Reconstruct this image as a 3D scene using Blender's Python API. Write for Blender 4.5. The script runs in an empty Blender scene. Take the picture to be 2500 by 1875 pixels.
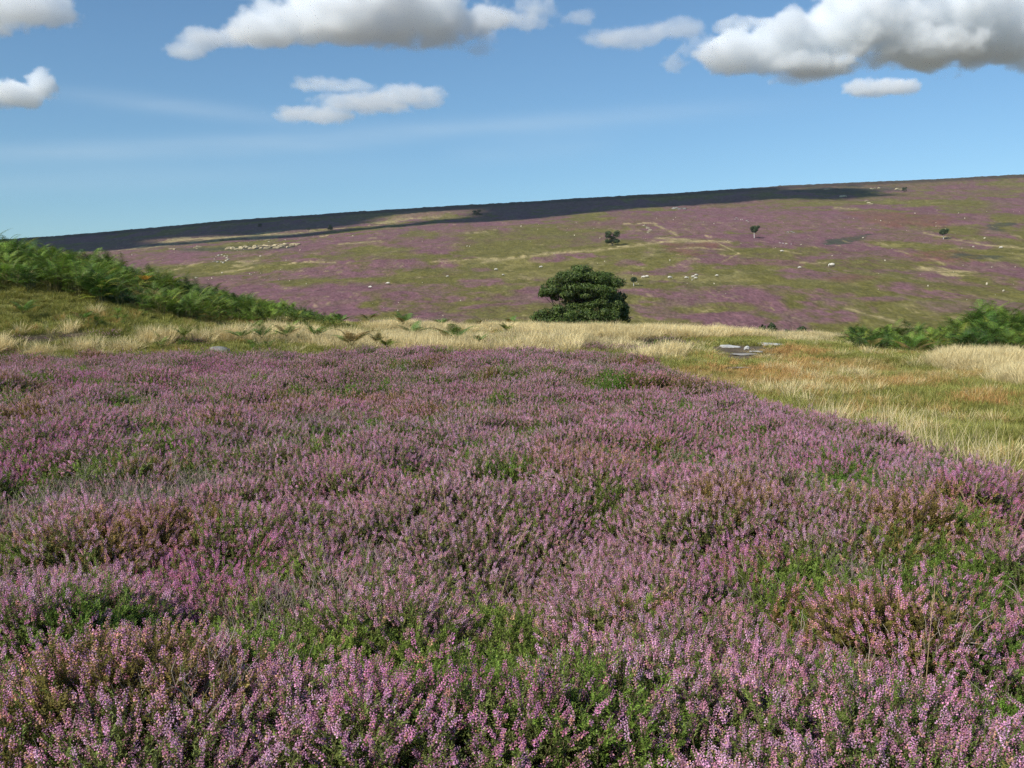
import bpy, bmesh, math, random
import numpy as np
from mathutils import Vector, Matrix, Euler
R = math.radians
sc = bpy.context.scene
COL = sc.collection
# ------------------------------------------------------------------ camera
EYE = 1.6; F = 2453.0; CX = 1250.0; HY = 760.0          # focal length and horizon row in photo pixels (2500 x 1875)
PITCH = math.atan((937.5-HY)/F)
cam_d = bpy.data.cameras.new('camera'); cam = bpy.data.objects.new('camera', cam_d); COL.objects.link(cam)
cam.location = (0, 0, EYE); cam.rotation_euler = (math.pi/2-PITCH, 0, 0)
cam_d.sensor_width = 36; cam_d.lens = 36*F/2500*1.0; cam_d.clip_start = .05; cam_d.clip_end = 60000
cam_d.dof.use_dof = False
sc.camera = cam
# ------------------------------------------------------------------ sun and sky
SUN_EL = R(37); SUN_DIR = Vector((-0.72, -0.69, 0)).normalized()*math.cos(SUN_EL); SUN_DIR.z = math.sin(SUN_EL)   # towards the sun: behind, to the left
sd = bpy.data.lights.new('sun', 'SUN'); sd.energy = 5.0; sd.angle = R(0.55); sd.color = (1, .95, .87)
sun = bpy.data.objects.new('sun', sd); COL.objects.link(sun); sun.location = (-30, -30, 60)
sun.rotation_euler = SUN_DIR.to_track_quat('Z', 'Y').to_euler()
w = bpy.data.worlds.new('World'); sc.world = w; w.use_nodes = True
nt = w.node_tree; nt.nodes.clear()
N, L = nt.nodes.new, nt.links.new
wo = N('ShaderNodeOutputWorld'); bg = N('ShaderNodeBackground'); sky = N('ShaderNodeTexSky')
sky.sky_type = 'NISHITA'; sky.sun_disc = False; sky.sun_elevation = SUN_EL
sky.sun_rotation = math.atan2(SUN_DIR.x, SUN_DIR.y)
sky.altitude = 300; sky.air_density = 1.0; sky.dust_density = 0.35; sky.ozone_density = 2.2
bg.inputs[1].default_value = 0.115
# faint cirrus veils of the upper sky (they belong to the sky, by direction)
tc = N('ShaderNodeTexCoord'); sep = N('ShaderNodeSeparateXYZ'); L(tc.outputs['Generated'], sep.inputs[0])
def M(op, a, b=None, c=None):
    n = N('ShaderNodeMath'); n.operation = op
    for i, v in enumerate((a, b, c)):
        if v is None: continue
        if isinstance(v, (int, float)): n.inputs[i].default_value = v
        else: L(v, n.inputs[i])
    return n.outputs[0]
az = M('DIVIDE', sep.outputs[0], M('MAXIMUM', sep.outputs[1], .05)); el = M('DIVIDE', sep.outputs[2], M('MAXIMUM', sep.outputs[1], .05))
nz = N('ShaderNodeTexNoise'); nz.inputs['Scale'].default_value = 1.0; nz.inputs['Detail'].default_value = 6
cmb = N('ShaderNodeCombineXYZ'); L(M('MULTIPLY', az, 4.0), cmb.inputs[0]); L(M('MULTIPLY', el, 26.0), cmb.inputs[1]); L(cmb.outputs[0], nz.inputs['Vector'])
def band(a0, e0, a1, e1, wd, st, half=.5):
    s = (e1-e0)/(a1-a0)
    d = M('ABSOLUTE', M('SUBTRACT', el, M('MULTIPLY_ADD', M('SUBTRACT', az, a0), s, e0)))
    g = M('EXPONENT', M('MULTIPLY', M('POWER', M('DIVIDE', d, wd), 2.0), -1.0))
    m = (a0+a1)/2; h = abs(a1-a0)*half
    t = M('EXPONENT', M('MULTIPLY', M('POWER', M('DIVIDE', M('SUBTRACT', az, m), h), 4.0), -1.0))
    return M('MULTIPLY', M('MULTIPLY', g, t), st)
def pe(x, y): return ((x-CX)/F, (HY-y)/F)
bands = None
for (x0, y0, x1, y1, wd, st) in ((-200, 392, 900, 346, 26, .42), (500, 365, 1800, 275, 24, .36), (150, 238, 700, 300, 20, .42), (1100, 380, 1500, 350, 30, .2), (480, 5, 700, 22, 5, .5), (-400, 470, 900, 420, 30, .2)):
    a0, e0 = pe(x0, y0); a1, e1 = pe(x1, y1)
    b = band(a0, e0, a1, e1, wd/F, st)
    bands = b if bands is None else M('ADD', bands, b)
fac = M('MULTIPLY', bands, M('MULTIPLY_ADD', nz.outputs[0], 1.3, -.25))
tn = N('ShaderNodeMix'); tn.data_type = 'RGBA'; tn.blend_type = 'MULTIPLY'; tn.inputs[0].default_value = 1; L(sky.outputs[0], tn.inputs[6]); tn.inputs[7].default_value = (.66, .865, .965, 1)
mixc = N('ShaderNodeMix'); mixc.data_type = 'RGBA'; L(fac, mixc.inputs[0]); L(tn.outputs[2], mixc.inputs[6]); mixc.inputs[7].default_value = (5.2, 6.3, 7.2, 1)
L(mixc.outputs[2], bg.inputs[0]); L(bg.outputs[0], wo.inputs[0])
sc.view_settings.view_transform = 'Standard'; sc.view_settings.look = 'None'; sc.view_settings.exposure = 0.12; sc.view_settings.gamma = 1
cy = sc.cycles
cy.max_bounces = 12; cy.diffuse_bounces = 3; cy.glossy_bounces = 2; cy.transmission_bounces = 4; cy.volume_bounces = 12; cy.transparent_max_bounces = 12
cy.caustics_reflective = False; cy.caustics_refractive = False
cy.use_adaptive_sampling = True; cy.adaptive_threshold = 0.02
cy.volume_step_rate = 1.0; cy.volume_max_steps = 256
cy.use_denoising = True; cy.denoiser = 'OPENIMAGEDENOISE'; cy.denoising_input_passes = 'RGB_ALBEDO_NORMAL'; cy.denoising_prefilter = 'NONE'; cy.denoising_quality = 'HIGH'
# ------------------------------------------------------------------ helpers
rs = np.random.RandomState(11)
def hsh(i, j, s):
    n = (i.astype(np.int64)*374761393 + j.astype(np.int64)*668265263 + s*974634777) & 0xffffffff
    n = ((n ^ (n >> 13))*1274126177) & 0xffffffff
    return ((n ^ (n >> 16)) & 0xffff)/65535.0
def vn(x, y, s=0):
    i = np.floor(x); j = np.floor(y); u = x-i; v = y-j
    u = u*u*u*(u*(u*6-15)+10); v = v*v*v*(v*(v*6-15)+10); i = i.astype(np.int64); j = j.astype(np.int64)
    return (hsh(i, j, s)*(1-u)+hsh(i+1, j, s)*u)*(1-v)+(hsh(i, j+1, s)*(1-u)+hsh(i+1, j+1, s)*u)*v
def fbm(x, y, s=0, o=4, g=.5):
    t = 0; a = 1; n = 0
    for k in range(o):
        t = t+a*vn(x*2**k+k*17.3, y*2**k-k*9.1, s+k*13); n += a; a *= g
    return t/n-.5                       # about -.35 .. .35
def ss(x, a, b):
    t = np.clip((x-a)/(b-a), 0, 1); return t*t*(3-2*t)
def tag(o, label=None, cat=None, group=None, kind=None):
    if label: o['label'] = label
    if cat: o['category'] = cat
    if group: o['group'] = group
    if kind: o['kind'] = kind
    return o
def link(o, parent=None):
    COL.objects.link(o)
    if parent: o.parent = parent
    return o
def mesh_np(name, V, polys_idx, lens, mats=(), mat_idx=None, smooth=False, col=None):
    """V (n,3); flat loop indices; loop counts"""
    me = bpy.data.meshes.new(name); V = np.asarray(V, np.float32); idx = np.asarray(polys_idx, np.int32).ravel(); lens = np.asarray(lens, np.int32)
    me.vertices.add(len(V)); me.vertices.foreach_set('co', V.ravel())
    me.loops.add(len(idx)); me.loops.foreach_set('vertex_index', idx)
    me.polygons.add(len(lens)); st = np.concatenate(([0], np.cumsum(lens)[:-1])).astype(np.int32)
    me.polygons.foreach_set('loop_start', st); me.polygons.foreach_set('loop_total', lens)
    for m in mats: me.materials.append(m)
    if mat_idx is not None: me.polygons.foreach_set('material_index', np.asarray(mat_idx, np.int32))
    me.polygons.foreach_set('use_smooth', np.full(len(lens), smooth))
    if col is not None:
        a = me.color_attributes.new('Col', 'FLOAT_COLOR', 'POINT'); c = np.ones((len(V), 4), np.float32); c[:, :3] = col; a.data.foreach_set('color', c.ravel())
    me.update(calc_edges=True); me.validate()
    return me
class MB:
    """collects quads / tris with a colour per vertex and a material per face"""
    def __init__(s): s.v = []; s.f = []; s.c = []; s.m = []; s.n = 0
    def add(s, V, Fc, c, m=0):
        V = np.asarray(V, float); s.v.append(V); 
        for f in Fc: s.f.append([i+s.n for i in f]); s.m.append(m)
        c = np.asarray(c, float); s.c.append(np.broadcast_to(c, (len(V), 3)).copy()); s.n += len(V)
    def mesh(s, name, mats, smooth=False):
        return mesh_np(name, np.vstack(s.v), np.concatenate([np.array(f) for f in s.f]), [len(f) for f in s.f], mats, s.m, smooth, np.vstack(s.c))
    def tube(s, P, Rr, k, c, m=0, cap=True):
        P = [Vector(p) for p in P]; V = []
        for i, p in enumerate(P):
            t = (P[min(i+1, len(P)-1)]-P[max(i-1, 0)]).normalized()
            a = t.orthogonal().normalized() if abs(t.z) > .99 else t.cross(Vector((0, 0, 1))).normalized(); b = t.cross(a)
            for j in range(k):
                an = 2*math.pi*j/k; V.append(p+(a*math.cos(an)+b*math.sin(an))*Rr[i])
        Fc = [(i*k+j, i*k+(j+1) % k, (i+1)*k+(j+1) % k, (i+1)*k+j) for i in range(len(P)-1) for j in range(k)]
        if cap: Fc.append(tuple((len(P)-1)*k+j for j in range(k)))
        s.add([tuple(v) for v in V], Fc, c, m)
# ------------------------------------------------------------------ materials
def mat(name, base=None, attr=True, rough=.7, spec=.3, transl=0.0, tint=None, noise=None, bump=None, coat=0):
    m = bpy.data.materials.new(name); m.use_nodes = True; t = m.node_tree; t.nodes.clear()
    N, L = t.nodes.new, t.links.new
    out = N('ShaderNodeOutputMaterial'); p = N('ShaderNodeBsdfPrincipled'); p.inputs['Roughness'].default_value = rough; p.inputs['Specular IOR Level'].default_value = spec
    if attr:
        a = N('ShaderNodeAttribute'); a.attribute_name = 'Col'; c = a.outputs['Color']
    else:
        a = N('ShaderNodeRGB'); a.outputs[0].default_value = (*base, 1); c = a.outputs[0]
    def mul(c, d, f=1.0):
        x = N('ShaderNodeMix'); x.data_type = 'RGBA'; x.blend_type = 'MULTIPLY'; x.inputs[0].default_value = f; L(c, x.inputs[6]); L(d, x.inputs[7]); return x.outputs[2]
    if tint:
        i = N('ShaderNodeAttribute'); i.attribute_type = 'INSTANCER'; i.attribute_name = tint; c = mul(c, i.outputs['Color'])
    if noise:
        for (sx, sy, sz, lo, hi, det) in noise:
            g = N('ShaderNodeNewGeometry') ; mp = N('ShaderNodeMapping'); mp.inputs['Scale'].default_value = (sx, sy, sz); L(g.outputs['Position'], mp.inputs[0])
            n = N('ShaderNodeTexNoise'); n.inputs['Scale'].default_value = 1; n.inputs['Detail'].default_value = det; n.inputs['Roughness'].default_value = .6; L(mp.outputs[0], n.inputs['Vector'])
            r = N('ShaderNodeMapRange'); r.inputs[1].default_value = .3; r.inputs[2].default_value = .7; r.inputs[3].default_value = lo; r.inputs[4].default_value = hi; L(n.outputs[0], r.inputs[0])
            cc = N('ShaderNodeCombineColor'); [L(r.outputs[0], cc.inputs[k]) for k in range(3)]; c = mul(c, cc.outputs[0])
    L(c, p.inputs['Base Color'])
    if bump:
        n = N('ShaderNodeTexNoise'); g = N('ShaderNodeNewGeometry'); L(g.outputs['Position'], n.inputs['Vector']); n.inputs['Scale'].default_value = bump[0]; n.inputs['Detail'].default_value = 6
        b = N('ShaderNodeBump'); b.inputs['Strength'].default_value = bump[1]; b.inputs['Distance'].default_value = bump[2]; L(n.outputs[0], b.inputs['Height']); L(b.outputs[0], p.inputs['Normal'])
    if transl:
        tr = N('ShaderNodeBsdfTranslucent'); L(c, tr.inputs[0]); x = N('ShaderNodeMixShader'); x.inputs[0].default_value = transl; L(p.outputs[0], x.inputs[1]); L(tr.outputs[0], x.inputs[2]); L(x.outputs[0], out.inputs[0])
    else: L(p.outputs[0], out.inputs[0])
    return m
M_ground = mat('ground_soil', rough=.95, spec=.1, noise=[(9, 9, 9, .6, 1.35, 5)], bump=(14, .6, .05))
M_hill = mat('hillside_cover', rough=.95, spec=.05, noise=[(1.5, .5, .6, .74, 1.26, 4), (.22, .07, .1, .88, 1.12, 3)], bump=(.9, .8, .5))
M_flower = mat('heather_flower', tint='ftint', transl=.35, rough=.6, spec=.25)
M_shoot = mat('heather_shoot', tint='gtint', transl=.25, rough=.6, spec=.3)
M_wood = mat('heather_wood', rough=.9, spec=.1)
M_blade = mat('grass_blade', tint='gtint', transl=.3, rough=.5, spec=.35)
M_blade0 = mat('dry_stalk', transl=.2, rough=.5, spec=.35)
M_fern = mat('bracken_frond', tint='gtint', transl=.3, rough=.5, spec=.35)
M_fern0 = mat('bracken_frond_single', transl=.3, rough=.5, spec=.35)
M_leaf = mat('tree_leaf', transl=.15, rough=.55, spec=.3)
M_bark = mat('tree_bark', rough=.9, spec=.1, noise=[(14, 14, 4, .6, 1.3, 5)])
M_stone = mat('pale_stone', rough=.9, spec=.15, noise=[(6, 6, 14, .6, 1.25, 6)], bump=(9, .6, .04))
M_crag = mat('crag_stone', rough=.9, spec=.1, noise=[(.8, .8, 1.5, .6, 1.25, 5)])
M_wool = mat('sheep_wool', rough=.95, spec=.05, bump=(14, .8, .06))
# ------------------------------------------------------------------ terrain
def ctl(px, py, d): return ((px-CX)/F*d, d, EYE+(HY-py)/F*d)
pts = [(0, 0, 0), (-2, -4, 0), (3, -6, 0), (-12, 0, .1), (12, 0, -.2), (0, 6, .02), (-5, 8, .1), (5, 8, -.02), (0, 14, .05), (-8, 16, .2), (8, 15, 0), (-40, -10, .5), (40, -10, -.6), (0, -40, 0), (-30, 12, 1.0), (30, 12, -.5)]
pts += [ctl(*p) for p in ((0, 885, 27), (600, 882, 27), (1300, 882, 27), (-600, 870, 27), (3000, 880, 27), (3200, 860, 40),
    (0, 720, 32), (250, 757, 32), (450, 783, 34), (0, 640, 46), (250, 682, 46), (430, 733, 47), (600, 773, 47), (800, 797, 46), (-500, 590, 46), (-700, 680, 32),
    (1000, 809, 46), (1300, 812, 46), (1700, 820, 45), (2000, 830, 43), (2300, 832, 42), (2500, 826, 42), (2900, 815, 42),
    (1000, 838, 34), (1500, 846, 34), (2000, 872, 31), (2000, 960, 19.5), (2400, 905, 27), (2400, 1040, 14), (2500, 868, 36), (1950, 842, 37))]
for px, py in ((-500, 600), (0, 655), (250, 697), (430, 743), (600, 778), (800, 800), (1000, 809), (1300, 812), (1700, 820), (2000, 830), (2300, 832), (2900, 815)):
    for d, dz in ((62, 1.9), (85, 5.5), (130, 13)):
        x, y, z = ctl(px, py, d); pts.append((x, y, z-dz))
P = np.array(pts, float)
def phi(r2): return .5*r2*np.log(r2+1e-9)
def solve(P):
    n = len(P); A = np.zeros((n+3, n+3)); D = ((P[:, None, :2]-P[None, :, :2])**2).sum(-1)
    A[:n, :n] = phi(D)+np.eye(n)*2.0; A[:n, n] = 1; A[:n, n+1:] = P[:, :2]; A[n:, :n] = A[:n, n:].T
    return np.linalg.solve(A, np.concatenate((P[:, 2], [0, 0, 0])))
W_ = solve(P)
def Hnear(x, y):
    x = np.asarray(x, float); y = np.asarray(y, float); o = np.zeros(x.shape)
    n = len(P)
    for i in range(n): o += W_[i]*phi((x-P[i, 0])**2+(y-P[i, 1])**2)
    return o+W_[n]+W_[n+1]*x+W_[n+2]*y
EXPX = [-2500, -800, 0, 600, 1300, 1480, 1560, 1700, 1930, 2100, 2300, 2500, 3000, 4000]; EXD = [27, 27, 27, 27, 28, 27.5, 25.5, 18.8, 14.6, 12.6, 10.4, 8.8, 6.8, 5.0]
DP = np.array([100, 150, 200, 240, 290, 350, 420, 520, 650, 800, 950, 1080, 1300, 2000, 8000.])
FP = np.array([-.62, -.3, 0, .19, .36, .51, .635, .755, .85, .925, 1.0, 1.01, .9, .35, .05])
FDd = np.linspace(100, 8000, 8); 
def pchip(xq):
    # smooth monotone-ish interpolation of FP over log depth
    lx = np.log(DP); h = np.diff(lx); s = np.diff(FP)/h; m = np.zeros(len(DP)); m[1:-1] = np.where(s[:-1]*s[1:] > 0, 2*s[:-1]*s[1:]/(s[:-1]+s[1:]+1e-12), 0); m[0] = s[0]; m[-1] = s[-1]
    q = np.log(np.clip(xq, 100, 8000)); k = np.clip(np.searchsorted(lx, q)-1, 0, len(h)-1); t = (q-lx[k])/h[k]
    return (2*t**3-3*t**2+1)*FP[k]+(t**3-2*t**2+t)*h[k]*m[k]+(-2*t**3+3*t**2)*FP[k+1]+(t**3-t**2)*h[k]*m[k+1]
SKX = [-2500, 0, 250, 565, 850, 1130, 1560, 1650, 1921, 2260, 2500, 4500]; SKY = [660, 590, 573, 544, 525, 508, 483, 479, 461, 446, 434, 410]
def base_far(x, y):
    r = np.hypot(x, y); cs = y/np.maximum(r, 1e-6); dep = np.maximum(y, r*.45); px = CX+F*np.clip(x/dep, -1.6, 1.6)
    sk = np.interp(px, SKX, SKY); f = pchip(dep); row = 815+f*(sk-815)
    return EYE+(HY-row)/F*dep
def Hfar(x, y):
    x = np.asarray(x, float); y = np.asarray(y, float); r = np.hypot(x, y)
    z = base_far(x, y)
    a = ss(r, 120, 260)*(1-.75*ss(r, 800, 960))
    z = z+a*(fbm(x/70, y/45, 5, 3)*4.0+fbm(x/16+3, y/11, 9, 3)*1.1)+.16*ss(r, 120, 220)*fbm(x/2.2, y/2.2, 21, 3)*3+ss(r, 600, 900)*fbm(x/7, y/9, 27, 3)*1.6
    return z
def H(x, y):
    x = np.asarray(x, float); y = np.asarray(y, float); r = np.hypot(x, y); t = ss(r, 95, 140)
    sc_ = 1-ss(r, 60, 90)*.5
    near = Hnear(np.where(r < 145, x, 0), np.where(r < 145, y, 0))+fbm(x/1.1, y/1.1, 3, 3)*.10*sc_+fbm(x/5, y/5, 8, 2)*.35*ss(r, 4, 14)
    hz = 1-ss(y, np.interp(CX+F*x/np.maximum(y, .3), EXPX, EXD)-1.0, np.interp(CX+F*x/np.maximum(y, .3), EXPX, EXD)+.3); hz = np.maximum(hz, (r < 2.5)*1.0)
    near = near+hz*(fbm(x/.62, y/.62, 71, 3)*.46+fbm(x/2.6, y/2.6, 73, 3)*.26)*ss(r, .8, 2.5)+.05*(1-hz)*fbm(x/.7, y/.9, 72, 3)*(r < 60)
    return near*(1-t)+Hfar(x, y)*t
def h1(x, y): return float(H(np.array([x]), np.array([y]))[0])
def proj(x, y, z): y = np.maximum(y, .1); return CX+F*x/y, HY-F*(z-EYE)/y
def hit(px, py, d0=150, d1=1100, n=1600):
    d = np.linspace(d0, d1, n); x = (px-CX)/F*d; zr = EYE+(HY-py)/F*d; z = H(x, d); k = np.argmax(z >= zr)
    if not (z >= zr).any(): k = int(np.argmin(zr-z))
    return Vector((x[k], d[k], float(z[k])))
def hitn(px, py): return hit(px, py, 4, 70, 1200)
# ------------------------------------------------------------------ cover masks (albedo, fixed to the ground)
def heather_edge(px): return np.interp(px, EXPX, EXD)
# patches seen on the far slope (D strip at right crest: dark green with cloud shade painted in): x, y, rx, ry, slope, kind, strength
HP = """1000 575 420 17 -.13 P .7|1061 596 90 15 0 P 1|1038 570 42 8 0 G 1|1280 587 150 24 0 G .9|1330 637 46 7 -.05 P 1.1|1422 625 64 5 0 P 1|838 665 110 12 0 P .9|896 652 120 9 0 P .8|1040 654 50 6 0 P .8|1069 678 170 11 0 G .8
954 715 190 21 0 P .75|1184 696 55 8 0 P .9|823 757 90 13 0 P .8|1107 728 42 10 0 P .9|1230 752 150 17 0 G 1|1260 742 110 6 -.08 P .9|1169 663 24 5 0 P .9|1530 642 32 8 0 P .8|1615 656 48 10 -.1 P 1.1|1640 716 130 9 0 P 1|1607 760 70 14 .1 P .8
1940 541 270 30 .02 P 1.1|1690 553 90 26 0 P .9|2188 538 110 17 .08 R .9|1957 583 210 11 -.03 P 1.1|2188 578 95 13 0 P .8|2053 590 55 6 -.1 D .9|1700 602 68 8 0 R 1|1670 615 60 4 .1 R .7|1880 618 140 10 0 G 1|1861 638 115 7 0 Q 1|2073 629 92 5 0 P 1|2111 650 150 13 0 G 1.1
1996 672 95 13 .06 P 1|2080 680 60 8 0 R .8|1804 711 200 13 0 P .7|2275 712 115 15 .1 P .95|2330 688 95 5 .16 P .8|2120 731 85 6 0 P 1|2342 707 110 12 .12 G .9|2419 755 150 20 .05 V .9|2007 769 66 17 .08 P 1.15|1765 747 95 12 0 G .9|2150 745 120 8 .15 G .7
2150 452 330 16 -.05 Q .7|2440 508 130 15 -.1 P .9|2361 511 62 12 0 G 1|2476 537 60 10 0 G .9|2410 563 60 18 .3 P .8|2449 557 30 8 0 D .9|2430 592 70 9 .1 G 1|2300 596 100 7 .05 P .9|2342 567 50 12 0 G .9|2303 628 85 14 0 R .8|2361 628 60 8 0 D .9|2290 665 66 6 .1 S .9|2030 690 160 9 0 G .5
260 634 260 19 -.04 P 1.15|420 666 60 6 -.08 G .8|485 638 62 11 0 P 1|557 655 50 7 0 G .9|612 642 26 8 -.3 S .8|510 682 120 8 0 P .9|769 673 140 12 -.03 P .9|770 692 130 8 -.04 G .9|769 724 130 20 0 P .9|560 700 120 12 -.05 P .8|660 660 60 8 0 G .8|700 640 80 7 0 P .8|900 630 120 6 0 G .7|940 620 60 8 0 G .8
1010 598 60 10 0 P .6|1580 575 70 12 0 P .8|1530 600 60 14 0 G 1|2250 480 300 8 -.05 Q .6|1500 545 130 12 -.08 Q .9|1750 500 150 10 -.05 Q .8|2060 470 120 9 0 D .9|600 570 300 12 -.1 V 1|300 600 320 14 -.08 V 1|1300 500 200 16 -.1 V 1|1000 533 90 7 -.13 S .9|1050 523 100 6 -.13 Q .9|500 588 180 4 -.1 S .8|650 580 150 3 -.1 S .9|1750 690 60 6 0 G .7|1690 680 150 9 0 T 1|1500 690 60 8 0 T .8|1350 675 160 10 0 T .7|1200 640 100 8 0 T .6"""
HPATCH = [tuple(float(v) if v not in 'PGSRDQVT' else v for v in e.split()) for e in HP.replace('\n', '|').split('|')]
SLINES = [((1180, 640), (1330, 622), (1450, 612), (1560, 600), (1640, 590), (1700, 591), (1775, 592), 2.4), ((1600, 583), (1660, 586), (1700, 590), 2.2), ((1520, 549), (1590, 548), 1.0), ((1595, 550), (1640, 570), (1650, 577), 1.6), ((2065, 753), (2150, 775), (2225, 800), 2.6), ((1050, 640), (1170, 634), (1280, 630), 1.2), ((830, 598), (930, 590), 1.2), ((400, 668), (450, 655), (500, 640), 1.3), ((520, 669), (570, 664), (620, 655), 1.6), ((1650, 609), (1700, 607), (1760, 610), 1.2), ((1950, 643), (2010, 644), 1.2), ((2250, 571), (2300, 582), (2400, 601), (2490, 607), 1.5), ((1740, 590), (1800, 620), (1760, 640), 1.0), ((620, 604), (730, 598), 1.0), ((680, 648), (760, 640), (820, 643), 1.2), ((1140, 571), (1190, 568), 1.4), ((2030, 511), (2085, 513), 1.4), ((1730, 581), (1720, 577), 1.5), ((1900, 612), (1950, 621), 1.0)]
CK = {'P': (.176, .091, .102), 'Q': (.158, .092, .078), 'G': (.134, .121, .036), 'S': (.36, .29, .14), 'R': (.165, .083, .060), 'D': (.055, .062, .045), 'V': (.155, .095, .085), 'T': (.20, .172, .062)}
def hill_colour(x, y, z):
    px, py = proj(x, y, z)
    wx = fbm(x/28, y/34, 31, 4)*80; wy = fbm(x/22, y/40, 57, 5)*26+fbm(x/6, y/9, 77, 3)*9
    u = px+wx; v = py+wy
    n1 = fbm(x/26, y/50, 101, 5, .6); n2 = fbm(x/7, y/14, 131, 4, .6); n3 = fbm(x/2.2, y/4, 171, 3, .6)
    C = {k: np.array(c) for k, c in CK.items()}
    # the base: heather and olive grass interleaved
    hm = ss(n1*1.7+n2*.7+n3*.3+ss(-py, -660, -560)*.10-.05, -.10, .24)
    c = C['G'][None]*(1-hm)[:, None]+(C['P']*.85+C['Q']*.1)[None]*hm[:, None]
    tm = ss(n2+n3*.6, .0, .22)*.7*(1-hm)
    c = c*(1-tm)[:, None]+C['T']*tm[:, None]
    for (cx, cy, rx, ry, sl, k, st) in HPATCH:
        q = ((u-cx)/rx)**2+((v-cy-sl*(u-cx))/ry)**2
        sel = q < 3.5
        if not sel.any(): continue
        m = np.clip(ss(-q[sel]+n2[sel]*1.5+n3[sel]*.9, -1.75, -.55)*min(1, st)*(.84+n3[sel]*1.5+n2[sel]*.8), 0, .96)[:, None]
        cc = C[k]
        c[sel] = c[sel]*(1-m)+cc*m
    # straw flecks and tracks
    for ln in SLINES:
        wd = ln[-1]*1.3; pt = ln[:-1]
        for (ax, ay), (bx, by) in zip(pt[:-1], pt[1:]):
            uu = px+wx*.06; vv = py+n3*5+n2*4; t = np.clip(((uu-ax)*(bx-ax)+(vv-ay)*(by-ay)*1)/((bx-ax)**2+(by-ay)**2), 0, 1)
            dd = np.hypot((uu-ax-t*(bx-ax))*.5, vv-ay-t*(by-ay)); m = (np.exp(-(dd/wd)**2)*np.clip(.75+n3*2, 0, 1))[:, None]
            c = c*(1-m)+C['S']*m
    fl = ss(fbm(x/3.2, y/16, 205, 4, .65)+n2*.5-.05, .16, .30)*(1-ss(-py, -560, -500))*.55
    c = c*(1-fl)[:, None]+C['S']*.85*fl[:, None]
    # white stones of the crag line, dark heath above
    cr = np.exp(-((py-(612-(px-430)*.025))/5.0)**2)*ss(px, 420, 470)*(1-ss(px, 700, 745)); c = c*(1-cr*.75)[:, None]+C['D']*(cr*.75)[:, None]
    top = ss(-py, -(np.interp(px, SKX, SKY)+6), -(np.interp(px, SKX, SKY)+1.0)); c = c*(1-top*.75)[:, None]+np.array((.04, .035, .03))*(top*.75)[:, None]
    mo = (ss(fbm(x/9, y/13, 331, 4, .65)+n3*.5, .02, .2)*.30)[:, None]; c = c*(1-mo)+(C['T']*.5+C['D']*.5)*mo; hv = (1+n3*.4+fbm(x/1.3, y/2, 301, 2)*.35)[:, None]
    return np.clip(c*hv, .005, 1)
# near cover
NS = [(90, 855, 110, 14, 1), (260, 858, 80, 13, 1), (430, 832, 120, 10, 1), (640, 826, 150, 16, 1.1), (240, 766, 34, 6, .6), (165, 812, 55, 8, 1), (340, 778, 36, 6, .5), (830, 838, 160, 22, 1), (1050, 845, 170, 24, 1.1), (1050, 806, 170, 10, 1), (1350, 808, 200, 13, 1.2), (1350, 850, 260, 20, .9), (1700, 815, 260, 14, 1.2), (1960, 822, 110, 12, 1.1), (1600, 872, 90, 10, .8), (2400, 890, 140, 28, 1.1), (2520, 930, 120, 26, .9), (2230, 900, 60, 14, .3), (2330, 1050, 100, 30, .15), (2700, 900, 250, 50, .8), (-200, 830, 250, 30, .9), (1530, 822, 200, 14, 1)]
NRst = [(1880, 868, 160, 16, .8), (1800, 925, 200, 26, .9), (2050, 900, 170, 16, .8), (2120, 940, 200, 16, .6), (2300, 925, 160, 16, .45), (2180, 1000, 200, 22, .4), (2420, 980, 120, 18, .4), (700, 740, 20, 5, 0)]
NH = [(130, 822, 200, 12, .9), (650, 850, 40, 6, .2), (1400, 832, 150, 7, .8), (1560, 838, 150, 9, 1.0), (1230, 826, 120, 4, .7), (1130, 843, 80, 5, .6), (1620, 850, 70, 14, 1.1), (2140, 838, 60, 7, 1.0), (2200, 848, 90, 5, .6), (460, 838, 60, 6, .7), (1480, 858, 90, 9, .8), (1230, 812, 60, 3, .4), (1520, 808, 50, 4, .4)]
NG = [(350, 785, 350, 24, 1), (880, 822, 70, 6, .9), (1010, 826, 60, 5, .9), (1180, 822, 120, 6, .9), (1780, 832, 120, 8, .9), (700, 796, 90, 8, 1.0)]
NB = [(1800, 874, 46, 12, 1.1), (1800, 852, 80, 12, 1.1), (1880, 848, 60, 7, .8), (1760, 905, 26, 6, .6)]
def el(px, py, lst, warp=(0, 0)):
    o = np.zeros(px.shape)
    for (a, b, rx, ry, st) in lst: o = np.maximum(o, st*ss(-(((px+warp[0]-a)/rx)**2+((py+warp[1]-b)/ry)**2), -1.3, -.3))
    return o
def near_masks(x, y, z):
    px, py = proj(x, y, z); w1 = fbm(x/2.2, y/3.5, 41, 4)*60; w2 = fbm(x/2.0, y/4, 43, 4)*22
    ed = heather_edge(px)+fbm(x/1.1, y/1.1, 44, 4, .65)*4.2
    hea = 1-ss(y, ed-.6, ed+.6)
    wp = (w1, w2); st = el(px, py, NS, wp); ru = el(px, py, NRst, wp); hp = el(px, py, NH, wp); gr = el(px, py, NG, wp); so = el(px, py, NB, (w1*.4, w2*.3))
    return px, py, hea, st, ru, hp, gr, so
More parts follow.
